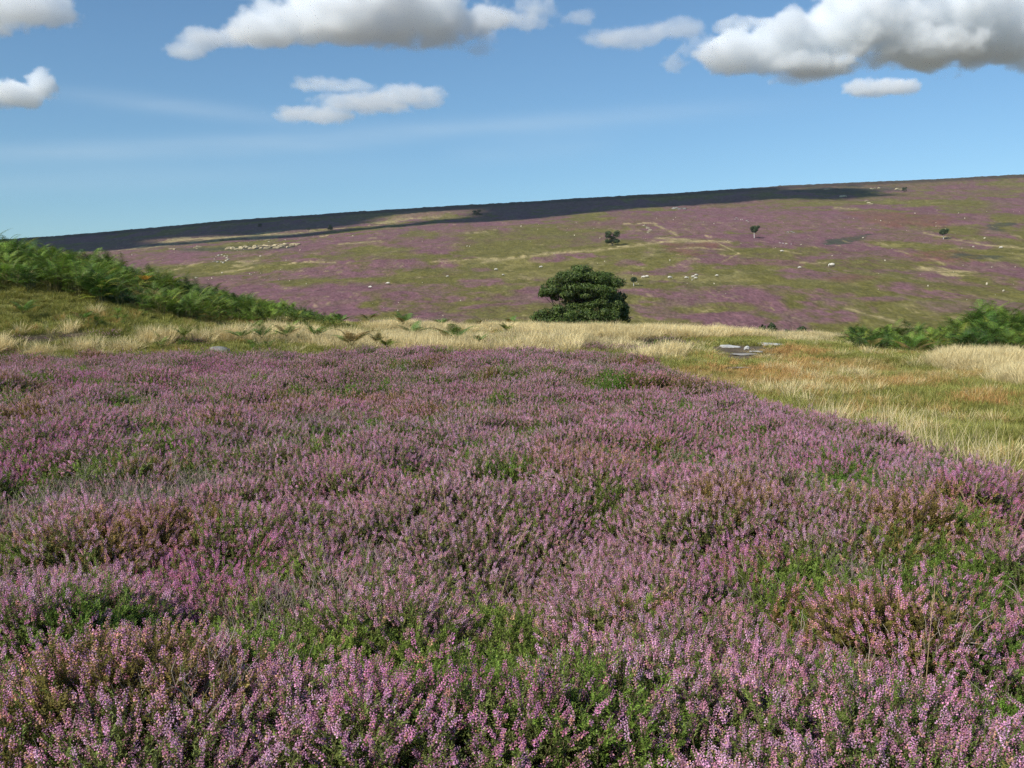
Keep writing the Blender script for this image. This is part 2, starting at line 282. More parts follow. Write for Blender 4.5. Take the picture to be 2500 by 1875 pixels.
def polar(rows, cols, fn, name, mt, colour):
    r, a = np.meshgrid(rows, cols, indexing='ij'); x = (r*np.sin(a)).ravel(); y = (r*np.cos(a)).ravel(); z = fn(x, y)
    nr, nc = len(rows), len(cols); i, j = np.meshgrid(np.arange(nr-1), np.arange(nc), indexing='ij'); j2 = (j+1) % nc
    q = np.stack((i*nc+j, i*nc+j2, (i+1)*nc+j2, (i+1)*nc+j), -1).reshape(-1, 4)[:, ::-1]
    me = mesh_np(name, np.stack((x, y, z), 1), q, np.full(len(q), 4), [mt], None, True, colour(x, y, z))
    return link(bpy.data.objects.new(name, me))
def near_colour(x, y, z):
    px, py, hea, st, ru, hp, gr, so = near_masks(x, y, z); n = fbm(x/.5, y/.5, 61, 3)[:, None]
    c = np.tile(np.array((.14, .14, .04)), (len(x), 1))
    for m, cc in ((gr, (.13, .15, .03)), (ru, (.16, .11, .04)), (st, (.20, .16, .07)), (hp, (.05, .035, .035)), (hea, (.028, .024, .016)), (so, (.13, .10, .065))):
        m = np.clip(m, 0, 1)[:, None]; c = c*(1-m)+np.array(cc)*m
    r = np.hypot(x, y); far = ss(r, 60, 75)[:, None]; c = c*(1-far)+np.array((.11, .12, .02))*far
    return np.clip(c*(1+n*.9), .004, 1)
front = np.linspace(-R(36), R(36), 1250); back = np.linspace(R(36), 2*math.pi-R(36), 130)[1:-1]
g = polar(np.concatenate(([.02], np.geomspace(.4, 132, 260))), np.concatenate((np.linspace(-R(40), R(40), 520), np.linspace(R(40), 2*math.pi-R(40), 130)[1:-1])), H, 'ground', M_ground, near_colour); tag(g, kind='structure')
yrow = np.concatenate((np.linspace(131, 195, 24)[:-1], np.interp(np.linspace(0, 1, 420), np.linspace(0, 1, 60), np.interp(np.linspace(0, 1.0, 60), FP[2:11], DP[2:11])), np.geomspace(958, 1300, 30), np.geomspace(1400, 9000, 12)))
yrow = np.unique(yrow)
g = polar(yrow, np.concatenate((front, back)), lambda x, y: Hfar(x, y)*ss(np.hypot(x, y), 100, 139)+(1-ss(np.hypot(x, y), 100, 139))*H(x, y) if 0 else H(x, y)-.3*(np.hypot(x, y) < 134), 'hillside', M_hill, hill_colour); tag(g, kind='structure')
# ------------------------------------------------------------------ scatter machinery (ground cover that nobody could count)
def scatter(name, pts, rot, scl, idx, tints, protos, label):
    pc = bpy.data.collections.new(name+'_kinds')
    for k, me in enumerate(protos): pc.objects.link(bpy.data.objects.new('%s_sprig.%03d' % (name, k), me))
    me = bpy.data.meshes.new(name); n = len(pts); me.vertices.add(n); me.vertices.foreach_set('co', np.asarray(pts, np.float32).ravel())
    a = me.attributes.new('rot', 'FLOAT_VECTOR', 'POINT'); a.data.foreach_set('vector', np.asarray(rot, np.float32).ravel())
    a = me.attributes.new('scl', 'FLOAT_VECTOR', 'POINT'); a.data.foreach_set('vector', np.asarray(scl, np.float32).ravel())
    a = me.attributes.new('idx', 'INT', 'POINT'); a.data.foreach_set('value', np.asarray(idx, np.int32))
    for t, v in tints.items():
        a = me.attributes.new(t, 'FLOAT_COLOR', 'POINT'); c = np.ones((n, 4), np.float32); c[:, :3] = v; a.data.foreach_set('color', c.ravel())
    o = link(bpy.data.objects.new(name, me)); tag(o, label, name.replace('_', ' '), kind='stuff')
    ng = bpy.data.node_groups.new(name+'_scatter', 'GeometryNodeTree'); ng.interface.new_socket('Geometry', in_out='INPUT', socket_type='NodeSocketGeometry'); ng.interface.new_socket('Geometry', in_out='OUTPUT', socket_type='NodeSocketGeometry')
    N, L = ng.nodes.new, ng.links.new; gi = N('NodeGroupInput'); go = N('NodeGroupOutput'); ip = N('GeometryNodeInstanceOnPoints'); ci = N('GeometryNodeCollectionInfo')
    ci.inputs['Collection'].default_value = pc; ci.inputs['Separate Children'].default_value = True; ci.inputs['Reset Children'].default_value = True; ip.inputs['Pick Instance'].default_value = True
    def na(nm, ty):
        x = N('GeometryNodeInputNamedAttribute'); x.data_type = ty; x.inputs['Name'].default_value = nm; return x.outputs['Attribute']
    L(gi.outputs[0], ip.inputs['Points']); L(ci.outputs[0], ip.inputs['Instance']); L(na('idx', 'INT'), ip.inputs['Instance Index']); L(na('scl', 'FLOAT_VECTOR'), ip.inputs['Scale'])
    er = N('FunctionNodeEulerToRotation'); L(na('rot', 'FLOAT_VECTOR'), er.inputs[0]); L(er.outputs[0], ip.inputs['Rotation'])
    L(ip.outputs[0], go.inputs[0]); md = o.modifiers.new('scatter', 'NODES'); md.node_group = ng
    return o
def rpts(n, r0, r1, a=36, seed=1, power=1.0):
    q = np.random.RandomState(seed); u = q.rand(n); r = (r0**(2*power)+u*(r1**(2*power)-r0**(2*power)))**(.5/power); t = R(a)*(q.rand(n)*2-1)
    return r*np.sin(t), r*np.cos(t)
# --- heather sprigs
BI = [(0, 2, 1), (0, 3, 2), (0, 1, 3), (4, 1, 2), (4, 2, 3), (4, 3, 1)]
def bip(p, d, l, wd):
    d = Vector(d).normalized(); a = d.orthogonal().normalized(); b = d.cross(a); m = Vector(p)+d*l*.5
    return [tuple(p)]+[tuple(m+(a*math.cos(t)+b*math.sin(t))*wd) for t in (0, 2.09, 4.19)]+[tuple(Vector(p)+d*l)]
def heather(seed, kind):
    q = random.Random(seed); mb = MB(); ns = {'f': 20, 'g': 15, 'b': 18, 'w': 12}[kind]
    for s in range(ns):
        a = q.uniform(0, 6.28); rr = .055*math.sqrt(q.random()); lean = q.uniform(.1, 1.05); hh = q.uniform(.22, .315)*(1-.2*lean); az = a+q.uniform(-.6, .6)
        p0 = Vector((rr*math.cos(a), rr*math.sin(a), 0)); dr = Vector((math.cos(az)*math.sin(lean), math.sin(az)*math.sin(lean), math.cos(lean)))
        bend = Vector((q.uniform(-.15, .15), q.uniform(-.15, .15), .12))
        P_ = [p0+dr*hh*t+bend*hh*t*t*.8 for t in (0, .35, .7, 1)]
        g0 = q.uniform(.75, 1.3); gc = (.125*g0, .175*g0, .040*g0)
        mb.tube(P_, [.0028, .0022, .0016, .0008], 3, (.10, .07, .045), 2, False)
        def shoot(b, d, l, n, dens=1):
            d = d.normalized(); o_ = d.orthogonal().normalized(); o2 = d.cross(o_)
            for i in range(n):
                t = (i+.5)/n; c = b+d*l*t; an = i*2.4+q.random(); e = (o_*math.cos(an)+o2*math.sin(an)); e = (e+d*.9).normalized()
                ln = q.uniform(.007, .012)*(1.2-.4*t); sd = e.cross(d).normalized()*.0019; k = q.uniform(.7, 1.35)
                mb.add([tuple(c-sd), tuple(c+sd), tuple(c+e*ln+sd*.5), tuple(c+e*ln-sd*.5)], [(0, 1, 2, 3)], (gc[0]*k, gc[1]*k, gc[2]*k), 1)
        if kind == 'w':
            for i in range(7):
                t = q.uniform(.3, 1); b = p0+dr*hh*t+bend*hh*t*t*.8; d = dr+Vector((q.uniform(-1, 1), q.uniform(-1, 1), q.uniform(-.2, .6))); e = b+d*.035; mb.tube([b, e, e+(d+Vector((q.uniform(-1, 1), q.uniform(-1, 1), .3)))*.03], [.0016, .0012, .0006], 3, (.30*g0, .25*g0, .20*g0), 2, False)
            if q.random() < .6: continue
        nsd = 8 if kind == 'f' else 11
        for i in range(nsd):
            t = q.uniform(.3, .95); b = p0+dr*hh*t+bend*hh*t*t*.8; an = q.uniform(0, 6.28); d = dr+Vector((math.cos(an), math.sin(an), .1))*.7
            shoot(b, d, q.uniform(.03, .055), 13)
        shoot(P_[2], P_[3]-P_[2], (P_[3]-P_[2]).length*1.1, 20)
        fl = {'f': .80, 'g': .10, 'b': .6, 'w': .05}[kind]
        for rep in range(2 if kind != 'g' else 1):
            if q.random() > fl: continue
            if rep == 0: b = P_[3]; d = (P_[3]-P_[2]).normalized()
            else:
                t = .86; b = p0+dr*hh*t+bend*hh*t*t*.8; an = q.uniform(0, 6.28); d = (dr+Vector((math.cos(an), math.sin(an), .1))*.45).normalized()
            l = q.uniform(.026, .055)*(1 if rep == 0 else .75); o_ = d.orthogonal().normalized(); o2 = d.cross(o_); n = int(l*640); cv = Vector((q.uniform(-.3, .3), q.uniform(-.3, .3), .1))
            hue = q.random(); pal = [(.80, .46, .66), (.78, .43, .58), (.82, .54, .70), (.66, .31, .42)][int(hue*3.99)]
            tan = .14 if kind == 'f' else .7
            if q.random() < .2: tan += .35
            for i in range(n):
                t = i/n; c = b+d*l*t+cv*l*t*t*.4; an = i*2.4+q.random()*.7; e = (o_*math.cos(an)+o2*math.sin(an)+d*q.uniform(-.1, .5)).normalized()
                sz = q.uniform(.0050, .0078)*(1.15-.5*t); k = q.uniform(.65, 1.35)
                cc = (.72, .47, .30) if q.random() < tan*(1.2-t) else pal
                mb.add(bip(c+e*.0024, e, sz, sz*.48), BI, (cc[0]*k, cc[1]*k, cc[2]*k), 0)
    return mb.mesh('heather', [M_flower, M_shoot, M_wood])
HPR = [heather(i, 'f') for i in range(7)]+[heather(20+i, 'g') for i in range(3)]+[heather(40+i, 'b') for i in range(3)]+[heather(60+i, 'w') for i in range(2)]
def heather_points():
    X = []; Y = []; S = []
    for n, r0, r1, s, a in ((5600, .9, 8.5, 1.0, 40), (13500, 8.5, 17, 1.02, 36), (24000, 17, 31, 1.1, 34), (5200, 28, 46, 1.1, 32)):
        x, y = rpts(n, r0, r1, a, n); X.append(x); Y.append(y); S.append(np.full(n, s))
    x = np.concatenate(X); y = np.concatenate(Y); s = np.concatenate(S); z = H(x, y); px, py, hea, st, ru, hp, gr, so = near_masks(x, y, z)
    q = np.random.RandomState(5); keep = (q.rand(len(x)) < np.maximum(hea, np.clip(hp*1.5*(hp > .2), 0, 1)*(y < 50)))&(py > 770)
    x, y, z, s, px, py, hp, hea = [v[keep] for v in (x, y, z, s, px, py, hp, hea)]; n = len(x)
    mound = fbm(x/.62, y/.62, 71, 3); big = fbm(x/2.6, y/2.6, 73, 3)
    hgt = (1.0+mound*.25)*(.86+.28*q.rand(n))*np.where(hea < .5, .8, 1)*np.clip(.55+(heather_edge(px)-y)*.5, .55, 1)
    g1 = fbm(x/.85, y/1.0, 75, 4, .6); g2 = fbm(x/1.8, y/2.2, 79, 4); g3 = fbm(x/.3, y/.3, 82, 2)
    gs = el(px, py, [(700, 1720, 300, 90, 1), (1500, 1700, 120, 60, .7), (1250, 1290, 170, 40, .7), (2330, 1790, 160, 70, .8), (1130, 1580, 140, 50, .7), (2250, 1560, 90, 50, .6), (1520, 1620, 90, 40, .6)], (fbm(x/.5, y/.5, 641, 3)*200, fbm(x/.5, y/.5, 643, 3)*120))
    bs = el(px, py, [(300, 1820, 380, 150, 1), (1330, 1210, 200, 60, .8), (280, 1440, 170, 50, .9), (480, 1190, 260, 60, .8), (620, 1050, 160, 30, .8), (120, 1000, 180, 40, .6), (1450, 1330, 120, 30, .7), (1640, 1110, 90, 25, .7), (900, 1110, 200, 40, .5)], (fbm(x/.5, y/.5, 651, 3)*260, fbm(x/.5, y/.5, 653, 3)*120))
    grn = g1*1.15+g3*1.1-mound*.7-.018+gs*.16; brn = g2*1.1+g3*.4-.005+bs*.22*(1+g3)
    kind = np.where(grn > .11, 1, np.where(brn > .15, 2, 0))
    idx = np.where(kind == 0, q.randint(0, 7, n), np.where(kind == 1, q.randint(7, 10, n), q.randint(10, 13, n)))
    wd_ = (fbm(x/.8, y/.8, 631, 3)-mound*.4+.18*q.rand(n) > .27)&(kind > 0); idx = np.where(wd_, 13+(idx % 2), idx)
    h1_ = fbm(x/1.1, y/1.5, 91, 3)*2; h2_ = fbm(x/2.4, y/3, 95, 3)*2; j = q.rand(n)
    a = np.clip(.5+h1_, 0, 1)[:, None]; b = np.clip(.55+h2_*1.3, 0, 1)[:, None]
    ft = np.array((1.0, 1.0, 1.0))*(1-a)+np.array((1.04, .84, .98))*a
    ft = ft*(1-.35*b)+np.array((.95, 1.05, .92))*.35*b
    pk = ss(np.maximum(fbm(x/1.4, y/1.8, 97, 3)-.12, el(px, py, [(190, 965, 90, 32, .2), (520, 930, 80, 28, .2), (30, 1650, 60, 60, .2), (1300, 1340, 70, 30, .15), (2450, 1560, 90, 60, .12)])), .02, .14)[:, None]; ft = ft*(1-pk)+ft*np.array((1.0, .78, .98))*pk
    ft = ft*(.68+.40*j)[:, None]
    gt = np.array((1.05, 1.1, .95))*(1-b)+np.array((1.45, 1.15, 1.3))*b; gt = gt*(.8+.5*q.rand(n))[:, None]
    bl = (kind == 2)[:, None]; gt = np.where(bl, gt*np.array((1.25, .78, .8)), gt); gt = np.where((kind == 1)[:, None], gt*np.array((1.0, 1.22, .8)), gt)
    lx = fbm(x/.9, y/.9, 611, 2)*2.2; ly = fbm(x/.9, y/.9, 613, 2)*2.2
    rot = np.stack((q.normal(size=n)*.30+lx*1.2, q.normal(size=n)*.30+ly*1.2, q.uniform(0, 6.28, n)), 1)
    sc3 = np.stack((s*1.12, s*1.12, hgt), 1)
    return np.stack((x, y, z-.01), 1), rot, sc3, idx, {'ftint': ft, 'gtint': gt}
p_, r_, s_, i_, t_ = heather_points(); print('heather', len(p_))
scatter('heather', p_, r_, s_, i_, t_, HPR, 'flowering purple heather covering the foreground')
# --- grass
def tuft(seed, n, h, spread, lean, c0, c1, wd, rad=.07):
    q = random.Random(seed); mb = MB()
    for i in range(n):
        a = q.uniform(0, 6.28); rr = rad*math.sqrt(q.random()); p = Vector((rr*math.cos(a), rr*math.sin(a), 0)); az = a+q.uniform(-.9, .9); ln = h*q.uniform(.55, 1.1)
        le = abs(q.gauss(0, lean)); d = Vector((math.cos(az), math.sin(az), 0)); sd = Vector((-math.sin(az+q.uniform(-1, 1)), math.cos(az+q.uniform(-1, 1)), 0)).normalized()
        V = []; w0 = wd*q.uniform(.7, 1.3)
        for k, t in enumerate((0, .4, .75, 1)):
            c = p+Vector((0, 0, 1))*ln*t*math.cos(le*t)+d*ln*(math.sin(le)*t+spread*t*t*.35); ww = w0*(1, .85, .6, .12)[k]; V += [tuple(c-sd*ww), tuple(c+sd*ww)]
        m = q.random(); k = q.uniform(.75, 1.25); c = np.array([(c0[j]*(1-m)+c1[j]*m)*k for j in range(3)])
        cc = np.array([c*.75, c*.75, c*.9, c*.9, c, c, c*1.1, c*1.1])
        mb.add(V, [(0, 1, 3, 2), (2, 3, 5, 4), (4, 5, 7, 6)], cc)
    return mb.mesh('grass_tuft', [M_blade])
GPR = [tuft(i, 55, .52, .5, .38, (.68, .56, .27), (.80, .67, .38), .0033, .09) for i in range(4)] + [tuft(10+i, 60, .20, .6, .5, (.46, .29, .10), (.50, .39, .14), .003, .10) for i in range(3)] + [tuft(20+i, 60, .17, .7, .6, (.20, .235, .045), (.44, .39, .11), .003, .10) for i in range(3)]
def grass_points():
    x1, y1 = rpts(20000, 6, 26, 37, 7); x2, y2 = rpts(42000, 26, 55, 35, 8); x = np.concatenate((x1, x2)); y = np.concatenate((y1, y2)); z = H(x, y)
    px, py, hea, st, ru, hp, gr, so = near_masks(x, y, z); q = np.random.RandomState(6); n = len(x)
    e = fbm(x/.8, y/.8, 141, 3); f = fbm(x/3, y/4, 145, 3)
    ps = np.clip(st*1.0+e*1.4-.17-gr*.75, 0, 1)*(1-np.clip(hp, 0, 1)*.75); pr = np.clip(ru*1.1+e*.8+f*.5, 0, 1)*(1-ps); u = q.rand(n)
    pr = pr*.72; kind = np.where(u < ps, 0, np.where(u < ps+pr, 1, 2))
    keep = (hea < .35)&(q.rand(n) > so*.97)&(q.rand(n) > np.clip(hp*1.2, 0, .93))
    idx = np.where(kind == 0, q.randint(0, 4, n), np.where(kind == 1, q.randint(4, 7, n), q.randint(7, 10, n)))
    s = np.where(kind == 0, .55+.45*np.clip(st, 0, 1)+e*.5, 1.0+e*.7)*(.8+.4*q.rand(n)); s = np.where(kind == 0, s*np.where(px > 2150, .85, 1)*np.interp(y, [26, 34, 46], [.88, .85, .72]), s)
    s = s*(1-.72*el(px, py, [(1835, 866, 110, 18, .9), (1800, 900, 50, 14, .8)])); wdt = np.where(y > 26, 1.35, 1.1)
    tint = np.ones((n, 3))*(.85+.3*q.rand(n)+f*.3)[:, None]
    tint = np.where((kind == 1)[:, None], tint*(np.array((1, 1, 1))+np.clip(f*2, -.4, .4)[:, None]*np.array((.2, -.2, -.2))), tint)
    # blades lean down-wind, to the right
    rot = np.stack((q.uniform(-.12, .12, n), .16+q.uniform(-.12, .16, n), q.uniform(0, 6.28, n)), 1)
    rz = q.uniform(0, 6.28, n); rot = np.stack((q.uniform(-.15, .15, n), .12+q.uniform(-.15, .15, n), rz), 1)
    k = keep; return np.stack((x, y, z-.02), 1)[k], rot[k], np.stack((wdt, wdt, s), 1)[k], idx[k], {'gtint': tint[k]}
p_, r_, s_, i_, t_ = grass_points(); print('grass', len(p_))
scatter('moor_grass', p_, r_, s_, i_, t_, GPR, 'straw-coloured, rusty and green moor grass between heather and slope')
# --- bracken
def frond(mb, base, az, ln, up, droop, c0, q, m=0, wf=1.0):
    d = Vector((math.cos(az), math.sin(az), 0)); sd = Vector((-math.sin(az), math.cos(az), 0)); P_ = []
    for k in range(15):
        t = k/14; P_.append(base+d*ln*(t*math.cos(up)+.25*t*t)+Vector((0, 0, 1))*ln*(t*math.sin(up)-droop*t*t*t))
    mb.tube(P_[::2], [.007-.0008*i for i in range(8)], 3, (.16, .15, .05), m, False)
    for k in range(3, 15):
        t = k/14; tn = (P_[k]-P_[k-1]).normalized(); L_ = ln*.33*(1.12-t)**.9*min(1, (t-.12)*5)
        for s in (-1, 1):
            e = (sd*s+tn*.45+Vector((0, 0, -.18))).normalized(); nn = e.cross(tn).normalized(); kk = q.uniform(.7, 1.3); c = np.array(c0)*kk
            V = []; Fc = []; b = P_[k]; nz_ = 6; lf = e.cross(nn).normalized()
            for i in range(nz_):   # saw-toothed pinna: pairs of pinnules
                a0 = L_*i/nz_; a1 = L_*(i+.85)/nz_; wv = (L_*.155*(1-i/nz_)+.004)*wf
                for s2 in (-1, 1):
                    o = len(V); V += [tuple(b+e*a0), tuple(b+e*a1), tuple(b+e*(a1+wv*.25)+lf*s2*wv+nn*q.uniform(-.01, .01))]; Fc.append((o, o+1, o+2))
            mb.add(V, Fc, c, m)
def bracken(seed, c0, mt, nf=(4, 6), h=1.0):
    q = random.Random(seed); mb = MB(); n = q.randint(*nf)
    for i in range(n):
        az = i*6.28/n+q.uniform(-.5, .5); b = Vector((q.uniform(-.12, .12), q.uniform(-.12, .12), q.uniform(.08, .55))); mb.tube([(b.x*.4, b.y*.4, 0), tuple(b)], [.008, .006], 4, (.16, .15, .06), 0)
        cc = np.array(c0)*q.uniform(.55, 1.35)
        frond(mb, b, az, h*q.uniform(.45, .78), q.uniform(.35, 1.25), q.uniform(.2, .5), cc, q)
    return mb.mesh('bracken', [mt])
BPR = [bracken(i, (.115, .190, .028), M_fern, (10, 13)) for i in range(6)]
BZ = [-600, 520, 0, 0]
def bracken_points():
    x, y = rpts(9500, 26, 56, 36, 9); z = H(x, y); px, py = proj(x, y, z); q = np.random.RandomState(8); n = len(x); w1 = fbm(x/3, y/3, 151, 3)
    low = np.interp(px, [-800, 0, 250, 450, 700, 820], [700, 722, 745, 782, 798, 800])+w1*20      # lower limit on the left bank
    left = (py < low)&(px < 830)&(y > 30.5)
    pr = np.interp(px, [2050, 2120, 2300, 2360, 2500, 3200], [.3, .5, .6, 1, 1, 1])*(px > 2060)
    right = (y > 34+w1*3)&(y < 44)&(q.rand(n) < pr)
    m = left|right; g = q.rand(n) < .82
    k = m&g; x, y, z, px = x[k], y[k], z[k], px[k]; n = len(x); e = fbm(x/1.6, y/1.6, 155, 3)
    s = (.78+.3*q.rand(n)+e*1.35)*np.where(px > 2330, np.interp(px, [2330, 2400, 2450, 2520], [1.1, 1.45, 1.25, 1.15]), np.where(px > 2000, .8, np.interp(px, [300, 800], [1, .62])))
    c = np.clip(.5+fbm(x/1.2, y/1.2, 157, 3)*2.2, 0, 1)[:, None]; j = q.rand(n)[:, None]
    tint = np.array((.45, .62, .6))*(1-c)+np.array((1.55, 1.4, 1.2))*c; tint = np.where(j > .93, np.array((2.2, 1.6, 1.4)), tint)*(.65+.8*q.rand(n))[:, None]
    rot = np.stack((q.uniform(-.2, .2, n), q.uniform(-.2, .2, n), q.uniform(0, 6.28, n)), 1)
    return np.stack((x, y, z-.03), 1), rot, np.stack((s, s, s), 1), q.randint(0, 6, n), {'gtint': tint}
p_, r_, s_, i_, t_ = bracken_points(); print('bracken', len(p_))
scatter('bracken', p_, r_, s_, i_, t_, BPR, 'dense dark green bracken on the left bank and at the right edge')
# small shoots low on the left bank
x, y = rpts(900, 28, 40, 34, 19); z = H(x, y); px, py = proj(x, y, z); k = (px < 760)&(fbm(x/2, y/2, 161, 3) > .05)&(y > 28.5)
x, y, z = x[k], y[k], z[k]; n = len(x); q = np.random.RandomState(3); s = .35+.3*q.rand(n)
scatter('fern_shoots', np.stack((x, y, z), 1), np.stack((q.uniform(-.2, .2, n), q.uniform(-.2, .2, n), q.uniform(0, 6.28, n)), 1), np.stack((s, s, s), 1), q.randint(0, 6, n), {'gtint': np.array((1.1, 1.1, 1))*(.7+.7*q.rand(n))[:, None]}, BPR, 'short fern shoots scattered in the grass below the left bank')
# ------------------------------------------------------------------ bracken plants one can tell apart
def bracken_plant(px, py, h, seed, label, tone='g'):
    p = hitn(px, py-6); h = h*(1.4 if px < 1400 else .95)*(.62 if tone == 'b' else 1); q = random.Random(seed); root = link(bpy.data.objects.new('bracken_plant', None)); root.location = p; root.empty_display_size = .2
    tag(root, label, 'fern', 'bracken plants standing in the pale grass')
    c0 = {'g': (.11, .21, .035), 'b': (.20, .17, .05), 'y': (.20, .24, .04), 'o': (.75, .40, .06)}[tone]; n = q.randint(6, 8)
    for i in range(n):
        mb = MB(); az = i*6.28/n+q.uniform(-.5, .5); cc = c0 if q.random() > .25 or tone in 'oy' else (.25, .16, .05)
        frond(mb, Vector((0, 0, .22 if px < 1400 else .1)), az, h*q.uniform(.6, 1.0), q.uniform(.6, 1.25), q.uniform(.2, .5), cc, q, 0, 1.8); link(bpy.data.objects.new('frond', mb.mesh('frond', [M_fern0])), root)
BPL = [(858, 868, .75, 'g', 'green bracken plant at the left end of the row beside the boulder'), (700, 846, .6, 'g', 'green bracken plant in straw grass just right of the grey boulder'), (770, 846, .6, 'g', 'green bracken plant in pale grass, a step right of the boulder plant'),
 (920, 862, .8, 'b', 'half brown bracken plant with drooping fronds in straw grass'), (1010, 838, .6, 'g', 'dark green bracken plant with arching fronds left of the flat grey slabs'), (1112, 852, .85, 'g', 'large dark bracken plant in front of the flat grey slabs'), (1085, 848, .55, 'b', 'small browning bracken plant touching the plant before the slabs'),
 (985, 812, .75, 'g', 'tall bracken plant on the skyline of the grass, left of centre'), (900, 800, .6, 'g', 'bracken plant at the foot of the bracken bank on the grass brow'), (1078, 800, .55, 'g', 'small bracken plant on the brow behind the flat grey slabs'), (1248, 800, .55, 'g', 'green bracken plant on the brow left of the broad tree'),
 (1170, 802, .4, 'b', 'sparse brown bracken plant on the brow above the slabs'), (1170, 858, .35, 'g', 'tiny bracken plant in straw grass right of the slabs'), (1235, 826, .4, 'y', 'low yellowish bracken plant in the grass below the broad tree'), (590, 850, .5, 'g', 'low bracken plant touching the right side of the boulder'),
 (450, 848, .45, 'y', 'low yellow-green bracken plant left of the grey boulder'), (640, 850, .5, 'g', 'low leafy bracken plant second to the right of the boulder'), (835, 805, .45, 'g', 'small bracken plant ending the bank of bracken'), (945, 872, .4, 'y', 'bright yellow-green bracken plant at the edge of the heather'),
 (2125, 868, 1.0, 'g', 'tall single bracken plant standing left of the right-hand thicket'), (2230, 872, 1.15, 'g', 'tallest slim bracken plant in front of the right-hand thicket'), (2085, 852, .8, 'g', 'dark bracken plant starting the row at the end of the straw grass'), (2180, 862, .8, 'g', 'bracken plant between two tall ones at right'), (2290, 870, .8, 'y', 'pale green bracken plant leaning on the right-hand thicket'),
 (205, 805, .45, 'g', 'low dark bracken plant above the leftmost straw tuft'), (60, 790, .5, 'g', 'small green bracken plant alone in grass near the left edge')]
for i, (px, py, h, tn, lb) in enumerate(BPL): bracken_plant(px, py, h, 300+i, lb, tn)
p = hitn(358, 716)
root = link(bpy.data.objects.new('bracken_plant', None)); root.location = p+Vector((0, 0, .0)); tag(root, 'dying orange-yellow bracken plant amid the dark green bracken bank', 'fern', 'bracken plants standing in the pale grass')
q = random.Random(5)
for i in range(5):
    mb = MB(); frond(mb, Vector((0, 0, .42)), 4.0+i*.55, .5, 1.0, .4, (.85, .45, .07), q); link(bpy.data.objects.new('frond', mb.mesh('frond', [M_fern0])), root)
# ------------------------------------------------------------------ tall grass stalks rising from the heather
def stalk(px, ytop, ybot, lean, label, pale=1.0, n=1):
    # foot stands at the depth whose heather top shows at ybot
    d = (EYE-.32)/((ybot-HY)/F) if ybot > 900 else 24; d = min(d, 26); x = (px-CX)/F*d; z0 = h1(x, d); top = EYE-(ytop-HY)/F*d; q = random.Random(int(px*7+ytop)); mb = MB()
    hh = max(.3, top-z0)
    P_ = [Vector((lean*hh*t*t, 0, hh*t)) for t in np.linspace(0, 1, 8)]; mb.tube(P_, [.0022*(1-.5*t) for t in np.linspace(0, 1, 8)], 4, (.50*pale, .38*pale, .20*pale), 0)
    for i in range(26):
        t = q.uniform(.82, 1); b = Vector((lean*hh*t*t, 0, hh*t)); mb.add(bip(b, (q.uniform(-.4, .4), q.uniform(-.4, .4), 1), .018, .0018), BI, (.45*pale, .3*pale, .2*pale), 0)
    o = link(bpy.data.objects.new('grass_stalk', mb.mesh('grass_stalk', [M_blade0]))); o.location = (x, d, z0); tag(o, label, 'grass stalk', 'tall dry grass stalks rising from the heather')
ST = [(1703, 905, 1110, .03, 'tallest straight pale stalk above the heather, before the rusty grass'), (1738, 912, 960, .02, 'short stalk just right of the tallest straight stalk'), (1614, 940, 1000, .0, 'thin stalk a little left of the tallest straight stalk'), (262, 1225, 1260, .0, ''),
 (300, 1010, 1240, .30, 'long slanting dry stalk rising to the right at the left of the heather'), (312, 925, 1060, .02, 'upper upright stalk above the slanting one at left'), (362, 950, 1000, .02, 'short stalk right of the pair of left-hand stalks'), (48, 862, 920, .05, 'stalk near the left edge against the straw grass'),
 (75, 940, 1010, .03, 'fine stalk near the left edge in the heather'), (1090, 1150, 1250, -.06, 'thin pale stalk in the middle of the heather leaning left'), (1010, 1215, 1290, -.18, 'left of two stalks crossing in the mid heather'), (1035, 1200, 1285, .08, 'right of two stalks crossing in the mid heather'),
 (1205, 1290, 1360, .25, 'dry stalk slanting right over the pale heather patch'), (2283, 1470, 1560, .04, 'upright dry stalk low on the right of the heather'), (2300, 1400, 1480, .0, 'faint stalk above the lower right dry stalk'), (770, 870, 895, .02, 'short stalk rising at the back edge of the heather left of centre'), (855, 868, 900, .0, 'short stalk at the back edge of the heather near the browning fern'),
 (125, 1770, 1875, .25, 'golden thick stalk slanting up in the bottom left corner'), (1105, 1740, 1830, .0, 'pale seed-headed stalk at the bottom middle'), (2480, 1190, 1260, .35, 'arching dry stalk at the right edge of the heather'), (2420, 1195, 1270, -.3, 'dry stalk leaning left near the right edge'), (2380, 1180, 1250, .1, 'thin upright stalk near the right edge')]
for s_ in ST:
    if s_[4]: stalk(*s_)
# fan of pale stems on the edge between heather and rusty grass
x, y = [], []
qq = np.random.RandomState(4)
for i in range(60):
    pxx = qq.uniform(1960, 2480); d = float(heather_edge(pxx))+qq.uniform(-.1, .9); x.append((pxx-CX)/F*d); y.append(d)
x = np.array(x); y = np.array(y); z = H(x, y); n = len(x); TALL = [tuft(60+i, 7, .55, .5, .35, (.62, .50, .25), (.74, .62, .36), .0024, .09) for i in range(3)]
scatter('tall_grass', np.stack((x, y, z), 1), np.stack((qq.uniform(-.2, .2, n), .1+qq.uniform(-.2, .3, n), qq.uniform(0, 1, n)), 1), np.stack((np.ones(n)*1.2, np.ones(n)*1.2, .8+.5*qq.rand(n)), 1), qq.randint(0, 3, n), {'gtint': np.ones((n, 3))}, TALL, 'sparse tall straw stems along the edge of the heather')
